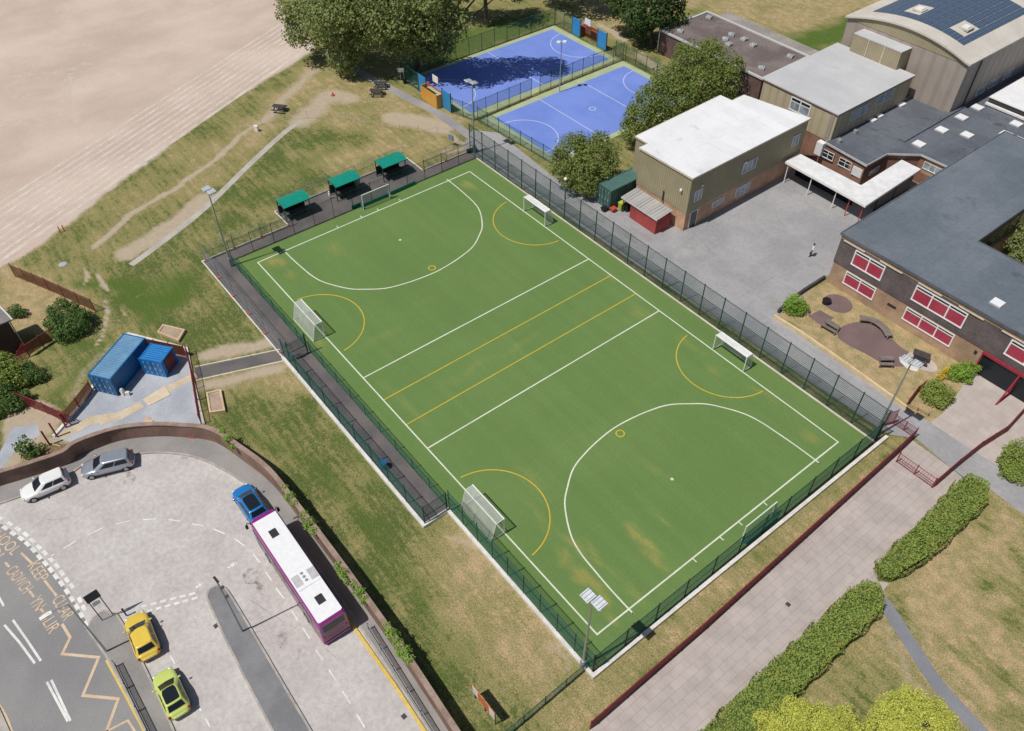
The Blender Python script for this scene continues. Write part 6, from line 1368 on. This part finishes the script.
# white roofed low block at the right edge
z = 4.6; p0, p1, p2 = at(990.5, 96.6, z), at(1024, 110.8, z), at(1024, 74.6, z); x0, y0 = p0; P = [(x0, y0), (x0 + 14, y0), (x0 + 14, y0 + 22), (x0, y0 + 22)]
h = thing('annex_building', 'dark walled annex with a white roof at the right edge of the frame', 'building', (*p0, 0)); walls(h, 'wall', P, 3.0, z - .1, M['fascia_dark']); slab(h, 'roof', P, z - .1, z, M['roof_white'], .1)
m = MB(); m.box(x0 - .1, y0 - .5, 3.7, x0 + 14, y0 - .15, 3.95); m.build('gutter', M['white_metal'], h)

# brown brick block with a gravel roof near the courts
P = [(-34.6, 54.45), (-16.0, 54.35), (-16.2, 64.4), (-34.8, 64.45)]
h = thing('brick_block', 'single storey dark brick block with a brown gravel roof beyond the trees', 'building', (-25, 58, 0))
walls(h, 'wall', P, 0, 3.3, bricks('dark_plum_brick', (.13, .075, .07), (.17, .10, .09), (.15, .12, .11))); slab(h, 'roof', P, 3.2, 3.36, M['roof_gravel'], 0); m = MB(); m.strip(P, .34, 3.28, True, .22); m.build('parapet', M['roof_grey'], h)
for u, v in ((709, 18), (680, 32), (731, 35.5), (729, 45), (744, 40), (753, 46), (761, 69), (790, 57), (725, 40)):
    x, y = at(u, v, 3.4); m = MB(); m.cbox((x, y, 3.55), (.8, .8, .3), .3 * (u % 3)); sk = m.build('skylight', M['grey_panel'], h); m = MB(); m.ball((x, y, 3.68), .36, 10, 5, (1, 1, .5)); m.build('dome', M['sky_glass'], sk, True)
m = MB(); m.tube((-34.75, 54.3, 0), (-34.75, 54.3, 3.3), .07); m.build('drain_pipe', M['white_metal'], h)
P = [(-33.5, 64.75), (-13, 64.65), (-13, 67.6), (-33.5, 67.8)]
h = thing('lean_to_building', 'low strip of grey gravel roof along the back of the dark brick block', 'building', (-23, 66, 0)); walls(h, 'wall', P, 0, 2.8, M['brick_red']); slab(h, 'roof', P, 2.8, 2.95, surf('grey_gravel_roof', (.27, .25, .23), (.36, .33, .30), .3, 8, .95, .3, .4), .1)

# house at the left edge
P = [(-31.4, -54), (-28.6, -54), (-28.5, -37.2), (-31.4, -37.7)]
h = thing('house', 'dark walled house with a grey roof and white gutter at the left edge', 'house', (-30, -40, 0))
walls(h, 'wall', P, 0, 3.7, bricks('dark_house_brick', (.07, .04, .035), (.1, .055, .045), (.09, .07, .06)))
m = MB(); m.prism(grow(P, .3), 3.68, 3.82); m.build('roof', surf('grey_roof_tile', (.2, .175, .18), (.26, .23, .23), .5, 8, .85, .2, .3), h)
m = MB(); m.tube((-31.6, -37.35, 3.76), (-28.2, -36.82, 3.76), .08); m.build('gutter', M['white_metal'], h); m = MB(); m.tube((-28.4, -37.1, 0), (-28.4, -37.1, 3.7), .055); m.build('drain_pipe', M['galv'], h)
m = MB(); m.box(-28.62, -43, 1, -28.5, -41, 2.4); m.build('window', M['glass'], h)

# ------------------------------------------------------------------ trees, bushes and hedges
def leaf_cloud(mb, lobes, dens, size, up=.35, flat=.85):
    """leaf sized quads scattered through the shells of lumpy lobes"""
    for x, y, z, r in lobes:
        n = int(dens * r * r); d = rng.normal(size=(n, 3)); d /= np.linalg.norm(d, axis=1)[:, None]
        ph = rng.random(3) * 6.28
        lump = 1 + .16 * np.sin(d[:, 0] * 4.1 + ph[0]) * np.sin(d[:, 1] * 3.7 + ph[1]) + .12 * np.sin(d[:, 2] * 6 + d[:, 0] * 5 + ph[2])
        rad = r * lump * (1 - .5 * rng.random(n) ** 2.2); c = np.array([x, y, z]) + d * rad[:, None] * np.array([1, 1, flat])
        nr = d * .7 + rng.normal(size=(n, 3)) * .55 + np.array([0, 0, up]); nr /= np.linalg.norm(nr, axis=1)[:, None]
        t = np.cross(nr, rng.normal(size=(n, 3))); t /= np.linalg.norm(t, axis=1)[:, None]; b_ = np.cross(nr, t)
        s = size * (.6 + .8 * rng.random(n)); a = t * (s * .5)[:, None]; e = b_ * (s * .32)[:, None]
        keep = c[:, 2] > .05
        V = np.stack([c - a, c - e * .9, c + a, c + e * .9], 1)[keep]
        o_ = len(mb.v); mb.v += [tuple(p) for p in V.reshape(-1, 3)]; k_ = len(V); mb.f += [(o_ + 4 * i, o_ + 4 * i + 1, o_ + 4 * i + 2, o_ + 4 * i + 3) for i in range(k_)]; mb.mi += [0] * k_
def tree(name, label, base, lobes, mat, trunk=.3, dens=150, size=.36, cat='tree', group=None, sub=5):
    if cat in ('bush', 'shrub', 'plant'): lobes = [(u, v, z, r * 1.14) for u, v, z, r in lobes]; dens = min(dens * 4.2, 1150); size *= .72
    """lobes as (u, v, height, radius): seen in the photo at that pixel, at that height; each grows smaller side clumps"""
    L3 = [(*at(u, v, z), z, r) for u, v, z, r in lobes]; t = thing(name, label, cat, (*base[:2], 0), group)
    full = list(L3)
    for x, y, z, r in L3:
        for _ in range(sub):
            d = rng.normal(size=3); d /= np.linalg.norm(d); q = .32 + .22 * rng.random(); full.append((x + d[0] * r * .85, y + d[1] * r * .85, max(z + d[2] * r * .7, r * q * .9), r * q))
    m = MB(); leaf_cloud(m, full, dens, size); m.build('crown', mat, t)
    m = MB(); zc = min(z for x, y, z, r in L3) * .75; cx_, cy_ = np.mean([p[0] for p in L3]), np.mean([p[1] for p in L3]); b0 = (base[0], base[1], 0); k_ = (base[0] + (cx_ - base[0]) * .3, base[1] + (cy_ - base[1]) * .3, max(zc, .4))
    m.tube(b0, k_, trunk, trunk * .7, 10)
    for x, y, z, r in L3:
        mid = ((k_[0] + x) / 2 + rng.normal() * .2, (k_[1] + y) / 2 + rng.normal() * .2, (k_[2] + z) / 2); m.tube(k_, mid, trunk * .5, trunk * .32, 7); m.tube(mid, (x, y, z + r * .3), trunk * .32, trunk * .1, 6)
    m.build('trunk' if cat == 'tree' else 'stem', M['bark'], t)
    return t
tree('broad_tree', 'broad grey green tree at the corner of the gravel sports field', at(352, 62), [(345, 56, 3, 2.4), (312, 28, 5, 3.2), (330, 10, 9, 4), (348, 42, 4.5, 3.0), (358, -4, 11, 4.5), (300, 4, 8, 3.2), (372, 25, 7, 3.6), (385, 2, 11, 4), (335, -25, 12, 4)], M['leaf_willow'], .4, 105, .40)
tree('willow_tree', 'large pale leaved tree shading the far blue court', at(414, 70), [(408, 34, 6, 3.2), (428, 18, 9, 3.6), (440, 44, 5, 2.3), (400, 12, 9, 3.2), (448, 22, 9, 2.8), (428, 52, 3.8, 1.7), (478, -22, 14, 2.6), (500, -24, 14, 2.5), (512, -12, 13, 1.8), (455, -22, 14, 3.4), (425, -12, 13, 4)], M['leaf_willow'], .45, 115, .42)
tree('dark_tree', 'dark tree with a bare trunk behind the far blue court', at(487, 27), [(480, -36, 9, 3.2), (498, -42, 10, 3.2), (460, -36, 9, 3.2)], M['leaf_dark'], .35, 120, .45)
tree('dark_tree', 'shadowy tree at the top edge above the court fence', at(560, -5), [(548, -45, 8, 3.6), (570, -42, 9, 3.6), (590, -50, 9, 3.2)], M['leaf_dark'], .35, 110, .5)
tree('round_tree', 'round dark green tree at the top beyond the courts', at(652, 48), [(628, 8, 4.5, 2.4), (650, 4, 6.5, 3.4), (668, 16, 4, 2.3), (640, 26, 3, 1.9), (658, -12, 8, 3), (620, -2, 5.5, 2.2), (672, 0, 5.5, 2.2)], M['leaf_dark'], .32, 170, .38)
tree('leafy_tree', 'tall leafy tree between the nearer court and the white roofed hall', at(708, 108), [(692, 60, 6.5, 2.7), (716, 62, 6, 2.5), (672, 80, 5.4, 2.5), (704, 84, 4.8, 2.4), (728, 82, 4.4, 1.9), (684, 100, 4, 2.2), (735, 66, 4.5, 1.5), (712, 46, 7, 1.4)], M['leaf'], .28, 290, .26)
tree('leafy_tree', 'lower leafy tree beside the white roofed hall, its crown over the court edge', at(650, 135), [(650, 102, 4.5, 2.3), (640, 118, 3.4, 2.0), (662, 112, 3.6, 2.0), (632, 130, 2.6, 1.5), (668, 92, 4.8, 1.8)], M['leaf'], .22, 290, .26)
tree('round_tree', 'round bushy tree standing between the pitch and the green container', at(586, 198), [(573, 150, 4.3, 2.1), (596, 152, 4.4, 2.2), (584, 170, 3.2, 2.0), (563, 166, 2.8, 1.6), (606, 168, 3, 1.5), (590, 184, 1.9, 1.3), (570, 180, 1.9, 1.2), (584, 142, 4.8, 1.3)], M['leaf'], .2, 320, .24)
tree('bush', 'dark green bush on the straw coloured grass beside the maroon fence corner', at(66, 333), [(62, 314, 1.5, 1.2), (74, 324, 1.1, 1.2), (64, 334, .7, .9), (56, 322, 1.2, .9), (82, 318, 1, .8)], M['leaf_bush'], .08, 240, .24, 'bush')
tree('bush', 'small green bush beside the roof of the dark house', at(16, 318), [(15, 311, .6, .6), (20, 313, .5, .45)], M['leaf_bush'], .05, 260, .2, 'bush')
tree('bush', 'tall green shrub in front of the dark house wall', at(6, 384), [(4, 366, 1.6, 1.1), (12, 372, 1.2, 1.0), (0, 382, 1, 1.0), (18, 380, .8, .7)], M['leaf_hedge'], .07, 230, .24, 'shrub')
tree('bush', 'dark low shrub behind the maroon railing at the left', at(30, 382), [(28, 372, .8, .8), (36, 376, .6, .6), (22, 374, .8, .7)], M['leaf_bush'], .06, 250, .22, 'shrub')
tree('bush', 'bright green shrub in front of the maroon railing at the left edge', at(6, 405), [(4, 396, 1, 1.1), (14, 402, .7, .8), (0, 408, .6, .9), (22, 398, .6, .6)], M['leaf_bush'], .06, 240, .24, 'shrub')
tree('young_tree', 'small feathery tree beside the curved wall and the yard gate', at(28, 455), [(26, 444, 1.3, .7), (20, 448, .9, .55), (34, 449, .9, .55), (28, 452, .6, .6)], M['leaf_bush'], .05, 260, .22, 'tree')
tree('bush', 'round green bush at the corner of the dry garden by the playground', at(794, 314), [(795, 303, 1, .85), (790, 308, .6, .6), (801, 308, .6, .65), (796, 311, .4, .55)], M['leaf_bright'], .06, 260, .2, 'bush')
tree('bush', 'large rounded bush at the corner of the plaza', at(937, 402), [(936, 391, .9, 1.0), (930, 396, .6, .7), (945, 394, .7, .75), (938, 400, .4, .75)], M['leaf_hedge'], .06, 270, .2, 'bush')
tree('bush', 'pale green bush against the classroom wall beside the yellow flowers', at(963, 380), [(961, 370, .8, .8), (970, 368, .7, .65), (954, 375, .5, .55), (966, 377, .4, .55)], M['leaf_bright'], .06, 270, .2, 'bush')
tree('flower_clump', 'clump of yellow flowers between the two garden bushes', at(945, 376), [(945, 373, .5, .5), (951, 369, .5, .42), (940, 377, .35, .35)], M['flower_yellow'], .03, 700, .13, 'flowers', sub=3)
tree('courtyard_tree', 'tree rising from the courtyard of the classroom block', at(1030, 270), [(1018, 245, 2.8, 1.2), (1026, 232, 3.4, 1.3), (1017, 258, 2, .9), (1030, 250, 2.6, 1.2)], M['leaf_willow'], .12, 240, .26, 'tree')
tree('bush', 'green bush at the right edge beside the tarmac crossing', at(1018, 478), [(1014, 462, .9, 1.0), (1024, 452, 1.0, 1.1), (1010, 472, .5, .7), (1022, 474, .6, .9), (1032, 466, .8, 1.0)], M['leaf_hedge'], .06, 260, .2, 'bush')
tree('yellow_shrub', 'yellow green shrub at the bottom edge beside the long hedge', at(810, 750), [(770, 724, 2.0, .8), (783, 716, 2.4, .8), (796, 710, 2.7, .75), (808, 718, 2.5, .9), (822, 714, 2.6, .7), (836, 722, 2.2, .8), (846, 714, 2.1, .5), (855, 730, 1.8, .7), (800, 732, 2.2, 1.1), (826, 734, 2.2, 1.0), (778, 738, 2, .9)], M['leaf_yellow'], .1, 300, .145, 'shrub', sub=8)
tree('yellow_shrub', 'yellow green shrub at the bottom edge beside the lawn footpath', at(915, 750), [(886, 714, 2.1, .7), (898, 704, 2.5, .75), (912, 697, 2.9, .65), (922, 706, 2.6, .75), (936, 710, 2.3, .7), (948, 722, 2.0, .6), (905, 720, 2.4, .9), (926, 724, 2.3, .95), (890, 730, 2, .8), (945, 734, 1.9, .7), (876, 728, 1.8, .6)], M['leaf_yellow'], .1, 300, .145, 'shrub', sub=8)
for u, v, r, lab in ((297, 494, .36, 'topmost green plant growing over the curved wall above the parked bus'), (316, 521, .42, 'green plant on the wall top beside the front half of the bus'), (350, 571, .36, 'bright plant on the wall top beside the rear half of the bus'), (366, 590, .36, 'bright plant on the wall top just behind the bus'), (411, 649, .42, 'lowest green plant on the wall top beside the guard rail'), (399, 632, .36, 'green plant on the wall top near the lower end of the wall'), (234, 437, .34, 'small green plant growing over the curved wall beside the lawn')):
    u -= 7; v += 2
    x, y = at(u, v, 2.0); tree('wall_plant', lab, (x, y), [(u, v, 2.05, r), (u + 5, v + 8, 1.95, r * .8), (u - 5, v - 8, 1.95, r * .75), (u + 3, v + 1, 1.6, r * .8)], M['leaf_bright'], .012, 420, .2, 'plant', 'plants growing over the curved brick wall', 2)
def hedge(label, P, h, mat, n_m2=230):
    """clipped hedge: leafy skin over a solid dark core, on a ground outline"""
    q = pts(P); t = thing('hedge', label, 'hedge', (*q[0], 0)); m = MB(); m.prism(grow(q, -.18), 0, h - .18); m.build('hedge_body', M['leaf_dark'], t)  # solid core, the shade between the leaves put into its dark colour
    m = MB(); Fx = np.array(q); x0, y0 = Fx.min(0); x1, y1 = Fx.max(0); n = int((x1 - x0) * (y1 - y0) * n_m2)
    X = x0 + (x1 - x0) * rng.random(n); Y = y0 + (y1 - y0) * rng.random(n); ins = np.zeros(n, bool)
    for i in range(len(q)):
        (ax_, ay_), (bx_, by_) = q[i], q[(i + 1) % len(q)]
        if ay_ != by_: ins ^= ((ay_ > Y) != (by_ > Y)) & (X < (bx_ - ax_) * (Y - ay_) / (by_ - ay_) + ax_)
    X, Y = X[ins], Y[ins]; Zt = h + (lattice(X, Y, 1.6, 9) - .5) * .38 + (lattice(X, Y, .5, 10) - .5) * .25 + rng.normal(size=len(X)) * .06
    C_ = [np.stack([X, Y, Zt], 1)]; Nn = [np.tile([0, 0, 1.], (len(X), 1))]
    for i in range(len(q)):
        a, b_ = Vector(q[i]), Vector(q[(i + 1) % len(q)]); L_ = (b_ - a).length; k_ = int(L_ * h * n_m2 * .8); s = rng.random(k_); z = rng.random(k_) * h; d = (b_ - a).normalized()
        wob = (lattice(s * L_, z, 1.2, 20 + i) - .5) * .3 - .12 * (z / h) ** 3; C_.append(np.stack([a.x + d.x * s * L_ + d.y * wob, a.y + d.y * s * L_ - d.x * wob, z], 1)); Nn.append(np.tile([d.y, -d.x, .3], (k_, 1)))
    c = np.concatenate(C_); nr = np.concatenate(Nn) + rng.normal(size=(len(c), 3)) * .55; nr /= np.linalg.norm(nr, axis=1)[:, None]
    tt = np.cross(nr, rng.normal(size=(len(c), 3))); tt /= np.linalg.norm(tt, axis=1)[:, None]; bb = np.cross(nr, tt); s = .135 * (.6 + .8 * rng.random(len(c))); a = tt * (s * .5)[:, None]; e = bb * (s * .34)[:, None]
    V = np.stack([c - a, c - e, c + a, c + e], 1).reshape(-1, 3); m.v = [tuple(p) for p in V]; m.f = [(4 * i, 4 * i + 1, 4 * i + 2, 4 * i + 3) for i in range(len(c))]; m.mi = [0] * len(c); m.build('foliage', mat, t)
hedge('long clipped hedge between the paved path and the small lawn', [(694, 742), (757, 680), (813, 629), (845, 597), (862, 588), (876, 592), (879, 611), (872, 622), (836, 656), (798, 694), (765, 730), (752, 745)], 1.1, M['leaf_hedge'])
hedge('clipped hedge between the paved path and the large dry lawn', [(873, 569), (915, 530), (953, 489), (965, 481), (983, 489), (983, 508), (925, 562), (889, 584), (878, 582)], 1.05, M['leaf_hedge'])
import OpenImageIO as oiio, sys
def P(f,pts):
    b=oiio.ImageBuf(f); s=b.spec().width/1024
    for u,v in pts:
        a=[0,0,0];n=0
        for i in range(-1,2):
            for j in range(-1,2):
                p=b.getpixel(int(u*s)+i,int(v*s)+j); a=[x+y for x,y in zip(a,p)]; n+=1
        print(f[-12:],(u,v),[round(255*x/n) for x in a])
for f in sys.argv[1:]: P(f,[(660,180),(760,150),(700,215),(720,120),(750,230),(700,500)])
